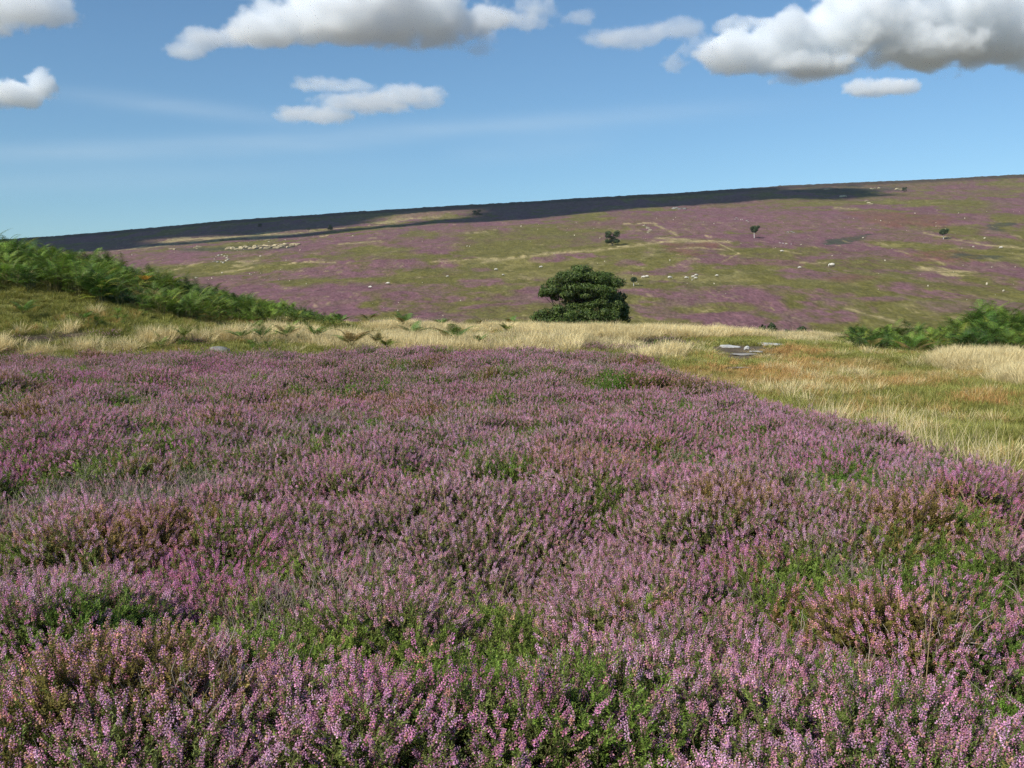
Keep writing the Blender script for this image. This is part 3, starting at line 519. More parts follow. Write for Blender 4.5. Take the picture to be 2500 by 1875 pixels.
# ------------------------------------------------------------------ stones
def rock_mesh(seed, sx, sy, sz, col, mt, rough=.22, flat=0):
    q = np.random.RandomState(seed); bm = bmesh.new(); bmesh.ops.create_icosphere(bm, subdivisions=4, radius=1)
    dirs = q.normal(size=(9, 3)); dirs /= np.linalg.norm(dirs, axis=1)[:, None]; off = q.uniform(.62, .92, 9)
    V = np.array([v.co[:] for v in bm.verts])
    for d, o_ in zip(dirs, off):                      # plane cuts give facets
        s = V@d; V = V-np.maximum(s-o_, 0)[:, None]*d
    n = fbm(V[:, 0]*2+V[:, 2]*1.3+seed, V[:, 1]*2+V[:, 2], seed, 4); V = V*(1+n*rough)[:, None]; V = V*np.array((sx, sy, sz))
    for v, c in zip(bm.verts, V): v.co = c
    me = bpy.data.meshes.new('rock'); bm.to_mesh(me); bm.free(); me.materials.append(mt)
    a = me.color_attributes.new('Col', 'FLOAT_COLOR', 'POINT'); cc = np.ones((len(V), 4), np.float32); cc[:, :3] = np.array(col)*(1+n*.8)[:, None]; a.data.foreach_set('color', cc.ravel())
    me.polygons.foreach_set('use_smooth', np.ones(len(me.polygons), bool)); return me
def rock(name, px, py, size, seed, label, cat='rock', col=(.42, .41, .39), far=False, sink=.3, mt=None, group=None, rz=0):
    p = hit(px, py) if far else hitn(px, py)
    o = link(bpy.data.objects.new(name, rock_mesh(seed, *size, col, mt or M_stone))); o.location = p+Vector((0, 0, size[2]*(1-2*sink))); o.rotation_euler.z = rz; tag(o, label, cat, group); return o
rock('boulder', 533, 862, (.36, .3, .19), 3, 'rounded grey boulder half hidden by ferns at the back of the heather', col=(.19, .185, .17), sink=.5)
rock('stone_slab', 1108, 838, (.28, .22, .06), 4, 'upper flat grey stone slab behind the dark fern in straw grass', 'stone', col=(.42, .42, .43), sink=-.1, group='flat slabs')
rock('stone_slab', 1085, 842, (.34, .2, .05), 5, 'lower flat grey stone slab just left behind the dark fern', 'stone', col=(.36, .36, .37), sink=0, group='flat slabs')
SL = [(1778, 848, .28, .8, .06, 'left pale slab at the head of the bare path'), (1878, 842, .5, 1.2, .06, 'largest pale slab at the right of the bare path'), (1932, 829, .25, .5, .07, 'small pale slab beyond the large one on the path'), (1823, 853, .10, .12, .09, 'small rounded white stone between the two pale slabs'), (1720, 863, .22, .3, .04, 'low grey slab in green grass left of the path'), (1815, 866, .5, .5, .04, 'grey-brown sunken slab just below the pale slabs'), (1800, 900, .45, .3, .03, 'thin grey slab below the dark bare soil'), (2022, 838, .10, .15, .05, 'tiny pale stone in grass right of the slabs'), (1850, 860, .3, .35, .05, 'grey slab between the two large pale slabs')]
for i, (px, py, a, b, c, lb) in enumerate(SL): rock('stone_slab' if a > .2 else 'stone', px, py, (a, b, c), 30+i, lb, 'stone', col=(.50, .49, .46) if i in (0, 1, 2, 3, 7) else (.30, .28, .25), sink=.32, group='stones on the bare path', rz=random.Random(i).uniform(-.3, .3))
# far crags: each a clutch of blocks
def crag(pts_, label, seed, sz=(1.1, 1.6), col=(.55, .46, .28)):
    q = random.Random(seed); root = link(bpy.data.objects.new('crag', None)); root.location = hit(*pts_[0]); tag(root, label, 'rock outcrop')
    for i, (px, py) in enumerate(pts_):
        p = hit(px, py); s = q.uniform(*sz); s *= .62; o = link(bpy.data.objects.new('block', rock_mesh(seed*31+i, s*q.uniform(.9, 2.2), s, s*q.uniform(.4, .9), np.array(col)*q.uniform(.5, .95), M_crag)), root); o.location = p-root.location; o.rotation_euler.z = q.uniform(0, 3)
        o['kind'] = 'part' if 0 else ''; del o['kind']
q = random.Random(77)
crag([(560+i*3.9+q.uniform(-3, 3), 609-i*.15+q.uniform(-3.5, 3)) for i in range(44)], 'long pale rocky edge across the dark heath at left', 1, (1.2, 2.6))
crag([(425, 610), (432, 611), (482, 606), (490, 605), (486, 609)], 'few pale blocks at the left end of the dark heath', 2, (1, 2))
crag([(528, 634), (532, 629), (538, 626), (545, 624), (553, 627), (558, 631), (562, 635), (530, 640), (536, 642), (545, 641), (556, 638), (560, 627), (550, 643)], 'ring of pale boulders in the heather at left', 3, (.6, 1.1), (.55, .5, .4))
crag([(1560, 550), (1570, 554), (1577, 557), (1579, 560), (1585, 563), (1588, 566), (1579, 571), (1581, 567), (1574, 551)], 'stepped stone outcrop above the left-hand far bush', 4, (.8, 1.4), (.42, .37, .26))
crag([(1640, 513), (1648, 512), (1655, 514), (1661, 512), (1668, 514)], 'grey flat outcrop below the cloud shadow', 5, (1.6, 2.4), (.30, .30, .28))
crag([(2010, 467), (2118, 466), (2125, 465), (2135, 464), (2180, 467), (2190, 468), (2198, 468), (2045, 484), (2052, 484), (2106, 495), (2112, 499), (2118, 502)], 'scattered pale rocks near the crest at right', 6, (1.2, 2.6), (.6, .52, .33))
crag([(1790, 539), (1797, 538), (1803, 540), (1808, 539), (1818, 542), (1822, 545), (1793, 535)], 'cluster of pale stones in the purple heather left above the birch', 7, (.6, 1.1), (.5, .48, .42))
crag([(1900, 595), (1907, 596), (1914, 597), (1927, 598)], 'short row of white stones in the heather right of the birch', 8, (.5, .8), (.6, .58, .52))
crag([(1918, 569), (1926, 568), (1932, 570)], 'grey stones on the green strip right of the birch', 9, (.7, 1.0), (.35, .34, .33))
# small stones, uncountable
qs = np.random.RandomState(12); n = 420; d = qs.uniform(215, 620, n); pxs = qs.uniform(-100, 2600, n); x = (pxs-CX)/F*d; y = d; k = fbm(x/25, y/40, 401, 3)+qs.rand(n)*.15 > .08; x, y = x[k], y[k]; z = H(x, y); n = len(x)
s = .10+.30*qs.rand(n)**3
M_scree = mat('scree_stone', rough=.9, spec=.1, tint='gtint')
scatter('scree', np.stack((x, y, z+.15), 1), qs.uniform(0, 3, (n, 3)), np.stack((s*1.4, s, s*.8), 1), qs.randint(0, 3, n), {'gtint': np.ones((n, 1))*np.array((1, .95, .82))*(.6+.6*qs.rand(n))[:, None]}, [rock_mesh(90+i, 1, 1, 1, (.55, .52, .45), M_scree) for i in range(3)], 'small pale stones scattered over the far slope')
# ------------------------------------------------------------------ sheep
def sheep(px, py, s, face, label, seed):
    p = hit(px, py); q = random.Random(seed); root = link(bpy.data.objects.new('sheep', None)); root.location = p; root.rotation_euler.z = face; s *= .8; root.scale = (s, s, s); tag(root, label, 'sheep', 'white sheep grazing on the far slope')
    bm = bmesh.new(); bmesh.ops.create_icosphere(bm, subdivisions=3, radius=1)
    for v in bm.verts:
        c = v.co; v.co = Vector((c.x*.58, c.y*.27*(1-.1*c.x), .62+c.z*.29-.04*c.x*c.x)); v.co += v.normal*.02*math.sin(c.x*23+c.y*17+c.z*19)
    me = bpy.data.meshes.new('body'); bm.to_mesh(me); bm.free(); me.materials.append(M_wool)
    a = me.color_attributes.new('Col', 'FLOAT_COLOR', 'POINT'); a.data.foreach_set('color', np.tile(np.array((.62, .58, .50, 1), np.float32), len(me.vertices)))
    me.polygons.foreach_set('use_smooth', np.ones(len(me.polygons), bool)); link(bpy.data.objects.new('body', me), root)
    mb = MB(); mb.tube([(.48, 0, .70), (.66, 0, .62), (.74, 0, .42), (.84, 0, .22)], [.15, .11, .095, .05], 8, (.60, .57, .52), 0); mb.tube([(.70, .07, .5), (.68, .2, .46)], [.04, .015], 5, (.3, .28, .26), 0); mb.tube([(.70, -.07, .5), (.68, -.2, .46)], [.04, .015], 5, (.3, .28, .26), 0); link(bpy.data.objects.new('head', mb.mesh('head', [M_wool], True)), root)
    for lx, ly in ((.36, .13), (.36, -.13), (-.36, .13), (-.36, -.13)):
        mb = MB(); mb.tube([(lx, ly, .5), (lx-.02, ly, .25), (lx, ly, 0)], [.07, .04, .035], 6, (.15, .13, .12), 0); link(bpy.data.objects.new('leg', mb.mesh('leg', [M_wool], True)), root)
SHP = [(1212, 662, 1.2, 'white sheep on open grass, upper left of the broad tree'), (1321, 656, 1.2, 'white sheep above the left shoulder of the broad tree'), (1228, 674, .8, 'small lamb-sized sheep between the broad tree and the sheep at upper left'), (949, 696, 1.1, 'right one of two sheep on the dark heather at left'), (906, 705, 1.1, 'left one of two sheep on the dark heather at left'), (1094, 678, .9, 'lone small sheep midway between the left pair and the broad tree'),
 (1570, 681, 1.2, 'sheep just right of the small round sapling, the nearer of two'), (1578, 679, 1.1, 'sheep just right of the small round sapling, the farther of two'), (1633, 683, 1.35, 'single large sheep between the sapling pair and the group of three'), (1673, 682, 1.1, 'sheep just left of the group of three'), (1691, 679, 1.0, 'left sheep of the group of three'), (1697, 676, 1.1, 'uppermost sheep of the group of three'), (1697, 683.5, 1.1, 'lowest sheep of the group of three'),
 (1748, 677, .9, 'creamy sheep alone right of the group of three'), (1904, 618, 1.2, 'sheep on green grass below the long purple strip at right'), (1949, 658, 1.0, 'small sheep above the purple patch, left of the biggest sheep'), (2027, 654, 1.9, 'biggest white sheep on the bright green patch at right'), (2436, 609, 1.2, 'white sheep far right on the slope beyond the last birch')]
for i, (px, py, s, lb) in enumerate(SHP): sheep(px, py, s, random.Random(i+5).choice((0, 3.1, .3, 2.8, 3.5)), lb, i)
# ------------------------------------------------------------------ trees
def leaves(centres, radii, n, size, cols, seed, shell=.55, flatten=1.0, up=.0):
    """leaf quads spread through ellipsoid clumps; returns a mesh"""
    q = np.random.RandomState(seed); cen = np.array(centres, float); rad = np.array(radii, float); vol = (rad.prod(1))**.72; k = q.choice(len(cen), n, p=vol/vol.sum())
    d = q.normal(size=(n, 3)); d /= np.linalg.norm(d, axis=1)[:, None]; r = shell+(1-shell)*q.rand(n)**.6; r *= 1+q.normal(size=n)*.07
    p = cen[k]+d*rad[k]*r[:, None]
    nrm = d*np.array((1, 1, 1.2))+q.normal(size=(n, 3))*.55+np.array((0, 0, up)); nrm /= np.linalg.norm(nrm, axis=1)[:, None]
    a = np.cross(nrm, q.normal(size=(n, 3))); a /= np.linalg.norm(a, axis=1)[:, None]; b = np.cross(nrm, a); s = size*(.6+.8*q.rand(n))[:, None]
    # five-pointed leaf: pentagon folded along the middle
    V = np.stack((p-a*s, p-b*s*.62+nrm*s*.12, p+a*s*.55-b*s*.5, p+a*s*1.1, p+a*s*.55+b*s*.5, p+b*s*.62+nrm*s*.12), 1).reshape(-1, 3)
    idx = np.arange(n)[:, None]*6+np.arange(6)[None]
    base = np.array(cols)[q.randint(0, len(cols), n)]*(.7+.6*q.rand(n))[:, None]; cl = 1+(q.rand(len(cen))[k]-.5)*.35; base = base*cl[:, None]
    return mesh_np('crown', V, idx, np.full(n, 6), [M_leaf], None, False, np.repeat(base, 6, 0))
def limb(mb, a, b, r0, r1, q, c, k=7, wob=.12):
    a = Vector(a); b = Vector(b); n = 6; l = (b-a).length; P_ = [a.lerp(b, i/n)+Vector((q.uniform(-1, 1), q.uniform(-1, 1), q.uniform(-1, 1)))*wob*l*(.35 if 0 < i < n else 0) for i in range(n+1)]
    mb.tube(P_, [r0+(r1-r0)*i/n for i in range(n+1)], k, c, 0)
# the broad tree beyond the brow
D = 80.0
def tw(px, py, dd=0): d = D+dd; return Vector(((px-CX)/F*D, d, EYE+(HY-py)/F*D))
tb = tw(1440, 800); tb.z = h1(tb.x, tb.y)
root = link(bpy.data.objects.new('broad_tree', None)); root.location = tb; tag(root, 'broad wind-shaped dark green tree standing alone behind the grass brow', 'tree')
pads = []   # px, py, depth offset, rx, rz(up), ry
PD = """1425 660 0 36 14 1.8|1415 672 -.2 52 14 2|1395 680 -.6 46 16 2.0|1455 682 -.5 52 20 2.0|1490 690 0 44 18 2.0|1370 694 -.5 40 16 1.8|1345 708 -.4 34 13 1.6|1335 718 -.2 24 12 1.4|1400 704 -1.2 52 15 1.8|1440 708 -1.5 48 15 1.8|1480 706 -1.2 44 16 1.8|1500 722 -.2 36 16 1.8|1372 716 -1.2 34 10 1.4|1428 722 -1.6 36 9 1.3|1470 722 -1.7 36 9 1.4|1505 740 .2 32 15 1.8|1515 757 .4 28 14 1.6|1522 768 .5 20 15 1.4|1350 730 -.2 18 5 .9
1318 769 -1.4 26 14 1.5|1345 762 -1.7 34 14 1.6|1372 752 -1.8 28 13 1.5|1400 764 -2.2 40 14 1.6|1435 763 -2.4 40 14 1.6|1470 768 -2.3 38 15 1.6|1490 776 -2.0 26 14 1.4|1340 786 -1.6 40 12 1.5|1390 788 -2.2 50 12 1.6|1450 788 -2.3 50 12 1.6|1415 745 .6 40 12 1.4|1455 746 -1.6 52 14 1.5|1410 750 -1.6 34 10 1.3|1485 748 -1.4 34 16 1.5|1480 752 -1 30 12 1.3|1400 716 0 52 16 2|1440 722 0 54 16 2|1480 730 0 40 20 2|1420 736 1.4 56 15 1.5|1345 718 .3 32 11 1.4|1375 705 0 50 14 1.6|1400 778 -1.9 80 15 1.6|1460 778 -1.9 60 15 1.6|1330 777 -1.5 34 13 1.4|1500 742 0 34 26 1.6|1515 770 .3 26 22 1.4|1470 742 .4 34 14 1.4|1440 690 1.5 70 26 2.2|1500 760 1.6 34 26 1.6|1530 775 .4 14 10 1.0|1300 775 -1.3 12 8 .8|1470 672 .2 30 10 1.2"""
cen = []; rad = []
qt = random.Random(9)
for e in PD.replace('\n', '|').split('|'):
    a, b, dd, rx, rz, ry = map(float, e.split()); k = D/F
    for s in range(5):   # each pad broken into smaller clumps
        o = (qt.uniform(-.55, .55), qt.uniform(-.5, .5), qt.uniform(-.45, .5)); f = qt.uniform(.42, .62)
        c = tw(a, b, dd)-tb+Vector((o[0]*rx*k, o[1]*ry, o[2]*rz*k)); cen.append(c); rad.append((rx*k*f*.8, ry*f*.8, rz*k*f*1.35))
crown = link(bpy.data.objects.new('crown', leaves(cen, rad, 80000, .062, [(.056, .094, .016), (.072, .115, .020), (.046, .074, .018), (.11, .14, .032)], 5, .5, up=.25)), root)
mb = MB(); bc = (.10, .085, .065); q = random.Random(3)
fork = Vector((0, 0, 1.1)); limb(mb, (0, 0, -.4), fork, .34, .27, q, bc, 10, .05)
for (a, b, dd, r) in ((1368, 742, -.8, .13), (1390, 720, -.3, .14), (1420, 700, 0, .16), (1450, 700, .3, .14), (1480, 715, .2, .13), (1505, 740, .3, .13), (1520, 765, .4, .1), (1350, 765, -1.2, .1), (1440, 770, -1.5, .1), (1345, 727, -.2, .07)):
    e_ = tw(a, b, dd)-tb; m_ = fork.lerp(e_, .5)+Vector((0, 0, .15)); limb(mb, fork, m_, r, r*.7, q, bc); limb(mb, m_, e_, r*.7, r*.3, q, bc)
    for s in range(4): limb(mb, m_.lerp(e_, q.uniform(.1, .9)), e_+Vector((q.uniform(-.9, .9), q.uniform(-.8, .8), q.uniform(0, .8))), r*.35, .012, q, bc, 5)
link(bpy.data.objects.new('trunk', mb.mesh('trunk', [M_bark], True)), root)
def small_tree(name, px, py, hpx, wpx, kind, label, seed, cat='tree', near=False, dd=None, off=0):
    """hpx, wpx: height and crown width as seen, in photo pixels"""
    if dd: p = Vector(((px-CX)/F*dd, dd, 0)); p.z = h1(p.x, p.y); 
    else: p = hit(px, py)
    k = p.y/F; h = hpx*k; wd = wpx*k; q = random.Random(seed); root = link(bpy.data.objects.new(name, None)); root.location = p; tag(root, label, cat)
    if dd: h = EYE+(HY-(py-hpx))/F*p.y-p.z
    cen = []; rad = []; n = 9
    lo = {'birch': .5, 'bush': .12, 'bare': .35, 'pine': .1, 'round': .45}[kind]
    if kind == 'bush': heads = [(-.26, .62), (.26, .70), (-.1, .35), (.12, .35), (-.3, .3), (.3, .3), (-.22, .8), (.28, .86), (0, .55)]
    elif kind == 'pine': heads = [(0, .85), (.05, .7), (-.1, .55), (.12, .5), (-.2, .3), (.22, .3), (0, .3)]
    elif kind == 'birch': heads = [(-.2, .62), (.05, .58), (.25, .7), (-.25, .82), (0, .88), (.28, .88), (.1, .75), (-.05, .7)]
    elif kind == 'bare': heads = [(0, .8), (-.3, .7), (.3, .75)]
    else: heads = [(0, .85), (-.25, .7), (.25, .7), (0, .6), (-.15, .58), (.18, .6), (.2, .82), (-.2, .82)]
    for (a, b) in heads:
        for s in range(3): cen.append((a*wd+q.uniform(-.07, .07)*wd, q.uniform(-.25, .25)*wd, b*h+q.uniform(-.05, .05)*h)); f = q.uniform(.6, 1.1); rad.append((.22*wd*f, .26*wd*f, .16*h*f))
    nl = {'bare': 260}.get(kind, 3000); cols = [(.045, .07, .022), (.06, .085, .03), (.035, .055, .02)]
    link(bpy.data.objects.new('crown', leaves(cen, rad, nl, max(.05, .034*h), cols, seed, .25)), root)
    mb = MB(); tc_ = (.55, .52, .48) if kind in ('birch', 'round') else (.08, .07, .06); r = .035*h if kind != 'bush' else .04*h
    limb(mb, (0, 0, -.3), (q.uniform(-.03, .03)*h, 0, lo*h), r, r*.75, q, tc_, 8, .06)
    for (a, b) in heads[:6]: limb(mb, (0, 0, lo*h*.9), (a*wd, q.uniform(-.2, .2)*wd, b*h), r*.55, r*.12, q, tc_, 5)
    link(bpy.data.objects.new('trunk', mb.mesh('trunk', [M_bark], True)), root)
small_tree('bush', 1493, 602, 36, 38, 'bush', 'dark two-headed bush on green grass above the straw track', 1, 'bush')
small_tree('birch_tree', 1837, 583, 28, 24, 'birch', 'small birch with a pale trunk amid bright purple heather', 2)
small_tree('birch_tree', 2295, 586, 24, 24, 'birch', 'thin pale-trunked birch farthest right on the slope', 3)
small_tree('sapling', 1546, 699, 22, 17, 'round', 'small round-headed sapling right beside the broad tree', 4)
small_tree('hawthorn_bush', 1165, 529, 14, 26, 'bush', 'dark low bush in the cloud shadow near the crest', 5, 'bush')
small_tree('conifer', 810, 565, 14, 17, 'pine', 'dark pointed tree on the sunlit straw strip', 6)
small_tree('bare_tree', 758, 571, 12, 9, 'bare', 'thin bare tree left of the dark pointed tree', 7)
small_tree('bush', 640, 557, 9, 11, 'bush', 'faint dark bush in the cloud shadow at upper left', 8, 'bush')
small_tree('bush', 2197, 472, 11, 12, 'bush', 'small dark bush near the crest at right', 9, 'bush')
small_tree('gorse_bush', 1870, 822, 32, 46, 'bush', 'low round bush peeping over the straw brow', 10, 'bush', dd=58)
small_tree('gorse_bush', 1940, 824, 26, 60, 'bush', 'wide low bush behind the right end of the straw brow', 11, 'bush', dd=60)
# ------------------------------------------------------------------ clouds
M_cloud = bpy.data.materials.new('cloud_vapour'); M_cloud.use_nodes = True; t = M_cloud.node_tree; t.nodes.clear(); o_ = t.nodes.new('ShaderNodeOutputMaterial'); pv = t.nodes.new('ShaderNodeVolumePrincipled')
pv.inputs['Color'].default_value = (.97, .987, 1, 1); pv.inputs['Density'].default_value = 1.0; pv.inputs['Anisotropy'].default_value = .0; pv.inputs['Density Attribute'].default_value = 'density'; t.links.new(pv.outputs[0], o_.inputs['Volume'])
def cloud(name, lobes, base, dist, label, dens=.030, vox=5.0, namp=1.15, nscale=105., seed=0, depth=.8, ramp=7.0):
    """lobes in photo pixels (x, y, rx, ry); base row = flat underside; stands at dist"""
    k = dist/F; C = []; 
    for (px, py, rx, ry) in lobes: C.append((((px-CX)*k, 0.0, (HY-py)*k+EYE), (rx*k, max(rx, ry)*k*depth, ry*k)))
    m = 1.35; x0 = min(c[0]-r[0]*m for c, r in C); x1 = max(c[0]+r[0]*m for c, r in C); yr = max(r[1] for c, r in C)*m; z0 = min(c[2]-r[2]*m for c, r in C); z1 = max(c[2]+r[2]*m for c, r in C)
    cx = (x0+x1)/2; zb = (HY-base)*k+EYE
    me = bpy.data.volumes.new(name); o = link(bpy.data.objects.new(name, me)); o.location = (cx, dist, 0); tag(o, label, 'cloud')
    ng = bpy.data.node_groups.new(name, 'GeometryNodeTree'); ng.interface.new_socket('Geometry', in_out='INPUT', socket_type='NodeSocketGeometry'); ng.interface.new_socket('Geometry', in_out='OUTPUT', socket_type='NodeSocketGeometry')
    N, L = ng.nodes.new, ng.links.new; go = N('NodeGroupOutput'); vc = N('GeometryNodeVolumeCube'); pos = N('GeometryNodeInputPosition')
    vc.inputs['Min'].default_value = (x0-cx, -yr, z0); vc.inputs['Max'].default_value = (x1-cx, yr, z1)
    vc.inputs['Resolution X'].default_value = int((x1-x0)/vox); vc.inputs['Resolution Y'].default_value = int(2*yr/vox); vc.inputs['Resolution Z'].default_value = int((z1-z0)/vox)
    def VM(op, a, b):
        n = N('ShaderNodeVectorMath'); n.operation = op
        for i, v in enumerate((a, b)):
            if isinstance(v, tuple): n.inputs[i].default_value = v
            elif v is not None: L(v, n.inputs[i])
        return n.outputs['Value'] if op == 'LENGTH' else n.outputs[0]
    def MM(op, a, b=0, c=None):
        n = N('ShaderNodeMath'); n.operation = op
        for i, v in enumerate((a, b, c)):
            if v is None: continue
            if isinstance(v, (int, float)): n.inputs[i].default_value = v
            else: L(v, n.inputs[i])
        return n.outputs[0]
    def NT(scale, det, rough, off, vec=None):
        n = N('ShaderNodeTexNoise'); n.noise_dimensions = '3D'; n.inputs['Scale'].default_value = 1; n.inputs['Detail'].default_value = det; n.inputs['Roughness'].default_value = rough
        L(VM('ADD', VM('MULTIPLY', vec or pos.outputs[0], (1/scale, 1/scale, 1.25/scale)), (off, off*.7, off*.3)), n.inputs['Vector']); return n.outputs[0]
    s = None
    for c, r in C:
        l = VM('LENGTH', VM('DIVIDE', VM('SUBTRACT', pos.outputs[0], (c[0]-cx, 0.0, c[2])), r), None); v = MM('SUBTRACT', 1.0, l)
        if s is None: s = v
        else:
            n = N('ShaderNodeMath'); n.operation = 'SMOOTH_MAX'; L(s, n.inputs[0]); L(v, n.inputs[1]); n.inputs[2].default_value = .25; s = n.outputs[0]
    nz1 = MM('SUBTRACT', NT(nscale, 7, .60, seed*3.1), .5); sp = N('ShaderNodeSeparateXYZ'); L(pos.outputs[0], sp.inputs[0])
    f = MM('ADD', MM('MULTIPLY_ADD', nz1, namp*2, s), -.04)
    # flatten the underside
    bt = MM('DIVIDE', MM('SUBTRACT', sp.outputs[2], MM('MULTIPLY_ADD', nz1, 40*k/1.0, zb)), 22*k); f = MM('MINIMUM', f, MM('MULTIPLY', bt, .5))
    dn = MM('MULTIPLY', MM('MINIMUM', MM('MAXIMUM', MM('MULTIPLY', f, ramp), 0.0), 1.0), dens)
    L(dn, vc.inputs['Density']); sm = N('GeometryNodeSetMaterial'); sm.inputs['Material'].default_value = M_cloud; L(vc.outputs[0], sm.inputs[0]); L(sm.outputs[0], go.inputs[0])
    md = o.modifiers.new('vapour', 'NODES'); md.node_group = ng
    return o
cloud('cloud', [(900, 50, 190, 75), (1050, 45, 130, 75), (780, 70, 150, 55), (680, 95, 110, 34), (960, 0, 150, 60), (1150, 70, 90, 50)], 128, 2400, 'largest white cumulus cloud with a grey underside, upper left of centre', seed=1)
cloud('cloud', [(2150, 60, 190, 90), (2350, 70, 200, 90), (2050, 90, 110, 80), (2250, 130, 170, 50), (2500, 90, 150, 90), (1800, 140, 110, 55), (1900, 115, 110, 60), (1950, 170, 120, 30), (2080, 20, 90, 50)], 192, 2800, 'big heaped white cloud with dark base at the upper right', seed=2)
cloud('cloud', [(520, 110, 70, 24), (470, 140, 45, 22), (590, 105, 60, 22)], 168, 2500, 'ragged grey tail at the left end of the largest cumulus', dens=.02, seed=3, vox=5, nscale=60)
cloud('cloud', [(60, 40, 150, 42), (-40, 60, 120, 45), (130, 30, 70, 30)], 92, 2400, 'soft grey cloud in the top left corner', dens=.022, seed=4, nscale=80)
cloud('cloud', [(60, 240, 90, 32), (120, 215, 45, 32), (-20, 245, 60, 32)], 278, 3200, 'small puffy white cloud at the left edge', dens=.03, seed=5, nscale=70)
cloud('cloud', [(900, 262, 140, 17), (1010, 240, 90, 22), (780, 290, 110, 15), (1040, 262, 50, 14)], 312, 3500, 'long flat grey-mauve cloud above the middle of the hill', dens=.012, seed=6, nscale=60, namp=1.0, ramp=4.0)
cloud('cloud', [(800, 218, 85, 13), (870, 222, 60, 14)], 250, 3500, 'thin grey wisp just above the long flat cloud', dens=.009, seed=7, nscale=50, namp=1.0, ramp=4.0)
cloud('cloud', [(1490, 110, 70, 22), (1560, 105, 70, 22), (1650, 88, 70, 24), (1540, 130, 30, 14)], 142, 2700, 'grey elongated cloud between the two big ones', dens=.013, seed=8, nscale=60, namp=1.0, ramp=4.0)
cloud('cloud', [(2080, 228, 45, 20), (2135, 225, 55, 20), (2185, 222, 40, 18)], 252, 2350, 'small detached white cloud under the big right-hand cloud', dens=.04, seed=9, nscale=45, vox=4)
cloud('cloud', [(1300, 40, 55, 26), (1335, 40, 30, 26), (1240, 60, 50, 20), (1270, 75, 60, 15)], 150, 2600, 'torn white wisp right of the largest cumulus', dens=.014, seed=10, nscale=45, vox=4.5, namp=1.5, ramp=4.0)
cloud('cloud', [(1410, 62, 42, 17)], 90, 2600, 'faint puff right of the torn wisp', dens=.010, seed=11, nscale=45, vox=4.5)
cloud('cloud', [(1790, 80, 65, 18), (1850, 78, 45, 16)], 110, 2900, 'grey flat puff behind the left shoulder of the big right cloud', dens=.012, seed=12, nscale=50)
cloud('cloud', [(1640, 170, 35, 26), (1665, 140, 25, 24), (1690, 120, 25, 14)], 205, 2800, 'small ragged wisp left of the big right cloud', dens=.010, seed=13, nscale=40, vox=4.5, namp=1.5, ramp=4.0)
cloud('cloud', [(1950, 195, 80, 20), (2020, 180, 60, 22)], 242, 2900, 'low grey shred hanging under the left of the big right cloud', dens=.015, seed=14, nscale=50, vox=5)
cloud('cloud', [(1170, 130, 40, 26), (1190, 110, 30, 24)], 178, 2500, 'blue-grey shred below the right end of the largest cumulus', dens=.010, seed=15, nscale=40, vox=4.5, namp=1.5, ramp=4.0)
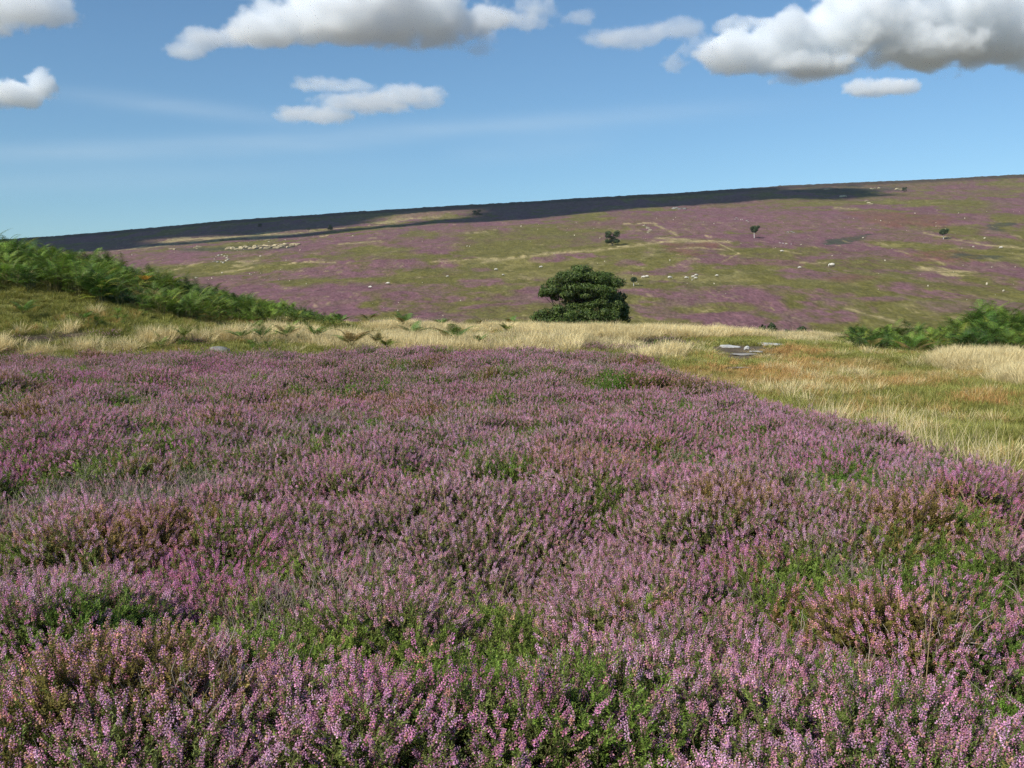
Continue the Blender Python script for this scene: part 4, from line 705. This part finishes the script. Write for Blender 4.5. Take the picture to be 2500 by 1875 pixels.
# clouds outside the view, between the sun and the crest: their shade lies on the hill
M_puff = mat('cloud_body', base=(.85, .86, .88), attr=False, rough=1, spec=0, transl=.3)
def inpoly(x, y, P_):
    c = np.zeros(x.shape, bool); n = len(P_)
    for i in range(n):
        x1, y1 = P_[i]; x2, y2 = P_[(i+1) % n]; t = ((y1 > y) != (y2 > y)) & (x < (x2-x1)*(y-y1)/((y2-y1)+1e-12)+x1); c ^= t
    return c
def rowdepth(px, py):
    d = np.linspace(200, 950, 300); f = pchip(d); sk = np.interp(px, SKX, SKY); rows = 815+f*(sk-815)
    if py <= sk+.5: return 950+(sk+.5-py)*25
    return float(np.interp(-py, -rows, d))
def shade_cloud(poly, holes, alt, label):
    def w(P_): return [((px-CX)/F*rowdepth(px, py), rowdepth(px, py)) for px, py in P_]
    PW = w(poly); HW = [w(h) for h in holes]
    xs = [p[0] for p in PW]; ys = [p[1] for p in PW]; st = 6.0; gx, gy = np.meshgrid(np.arange(min(xs)-30, max(xs)+30, st), np.arange(min(ys)-30, max(ys)+30, st), indexing='ij')
    wx = gx+fbm(gx/60, gy/60, 501, 4)*50; wy = gy+fbm(gx/60, gy/60, 511, 4)*36; ins = inpoly(wx, wy, PW)
    for h in HW: ins &= ~inpoly(wx, wy, h)
    gz = H(gx, gy); t = (alt-gz)/SUN_DIR.z; X = gx+SUN_DIR.x*t; Y = gy+SUN_DIR.y*t
    hgt = 7+22*(fbm(gx/28, gy/28, 521, 4)+.35); V = []; Fc = []; id_ = {}
    n0, n1 = gx.shape
    for i in range(n0-1):
        for j in range(n1-1):
            if ins[i, j]:
                top = []; bot = []
                for (a, b) in ((i, j), (i+1, j), (i+1, j+1), (i, j+1)):
                    if (a, b) not in id_:
                        edge = not (ins[max(a-1, 0), max(b-1, 0)] and ins[a, b] and ins[a, max(b-1, 0)] and ins[max(a-1, 0), b])
                        hh = 1.5 if edge else hgt[a, b]; id_[(a, b)] = len(V); V.append((X[a, b], Y[a, b], alt+hh)); V.append((X[a, b], Y[a, b], alt-hh*.3))
                    top.append(id_[(a, b)]); bot.append(id_[(a, b)]+1)
                Fc.append(tuple(top)); Fc.append(tuple(bot[::-1]))
                for (di, dj, e0, e1) in ((0, -1, 0, 1), (1, 0, 1, 2), (0, 1, 2, 3), (-1, 0, 3, 0)):
                    a, b = i+di, j+dj
                    if not (0 <= a < n0-1 and 0 <= b < n1-1) or not ins[a, b]: Fc.append((top[e0], bot[e0], bot[e1], top[e1]))
    V = np.array(V); c = V.mean(0); me = mesh_np('cloud', V-c, np.concatenate([np.array(f) for f in Fc]), [len(f) for f in Fc], [M_puff], None, True)
    o = link(bpy.data.objects.new('cloud', me)); o.location = c; tag(o, label, 'cloud', kind='structure')
shade_cloud([(-500, 620), (-500, 560), (0, 545), (600, 515), (1130, 480), (1560, 455), (1700, 455), (1800, 462), (1930, 462), (2050, 468), (2200, 480), (2050, 490), (1880, 492), (1700, 505), (1500, 517), (1330, 536), (1180, 548), (1000, 558), (860, 568), (620, 585), (400, 603), (140, 622), (-500, 700)],
    [[(300, 592), (440, 583), (620, 573), (760, 564), (860, 552), (880, 538), (1000, 526), (1120, 517), (1190, 520), (1150, 532), (1020, 545), (880, 559), (700, 574), (400, 597)], [(1780, 464), (1900, 459), (2000, 455), (2050, 462), (1900, 470)]], 1400, 'high ragged cloud off to the left whose shade crosses the crest')

# ------------------------------------------------------------------ haze: one closed box of thin even air; sky and clouds lie outside it
M_haze = bpy.data.materials.new('haze_air'); M_haze.use_nodes = True; t = M_haze.node_tree; t.nodes.clear(); o_ = t.nodes.new('ShaderNodeOutputMaterial'); pv = t.nodes.new('ShaderNodeVolumePrincipled')
pv.inputs['Color'].default_value = (.80, .90, 1, 1); pv.inputs['Density'].default_value = .00006; pv.inputs['Anisotropy'].default_value = 0; t.links.new(pv.outputs[0], o_.inputs['Volume'])
bm = bmesh.new(); bmesh.ops.create_cube(bm, size=1); me = bpy.data.meshes.new('haze'); bm.to_mesh(me); bm.free(); me.materials.append(M_haze)
zall = [min(v.co.z for v in bpy.data.objects[n].data.vertices) for n in ('ground', 'hillside')]; zmx = max(v.co.z for v in bpy.data.objects['hillside'].data.vertices)
o = link(bpy.data.objects.new('haze', me)); z0, z1 = min(zall)-1, zmx+12; o.scale = (18400, 18400, z1-z0); o.location = (0, 0, (z0+z1)/2); tag(o, kind='stuff'); print('haze', z0, z1)
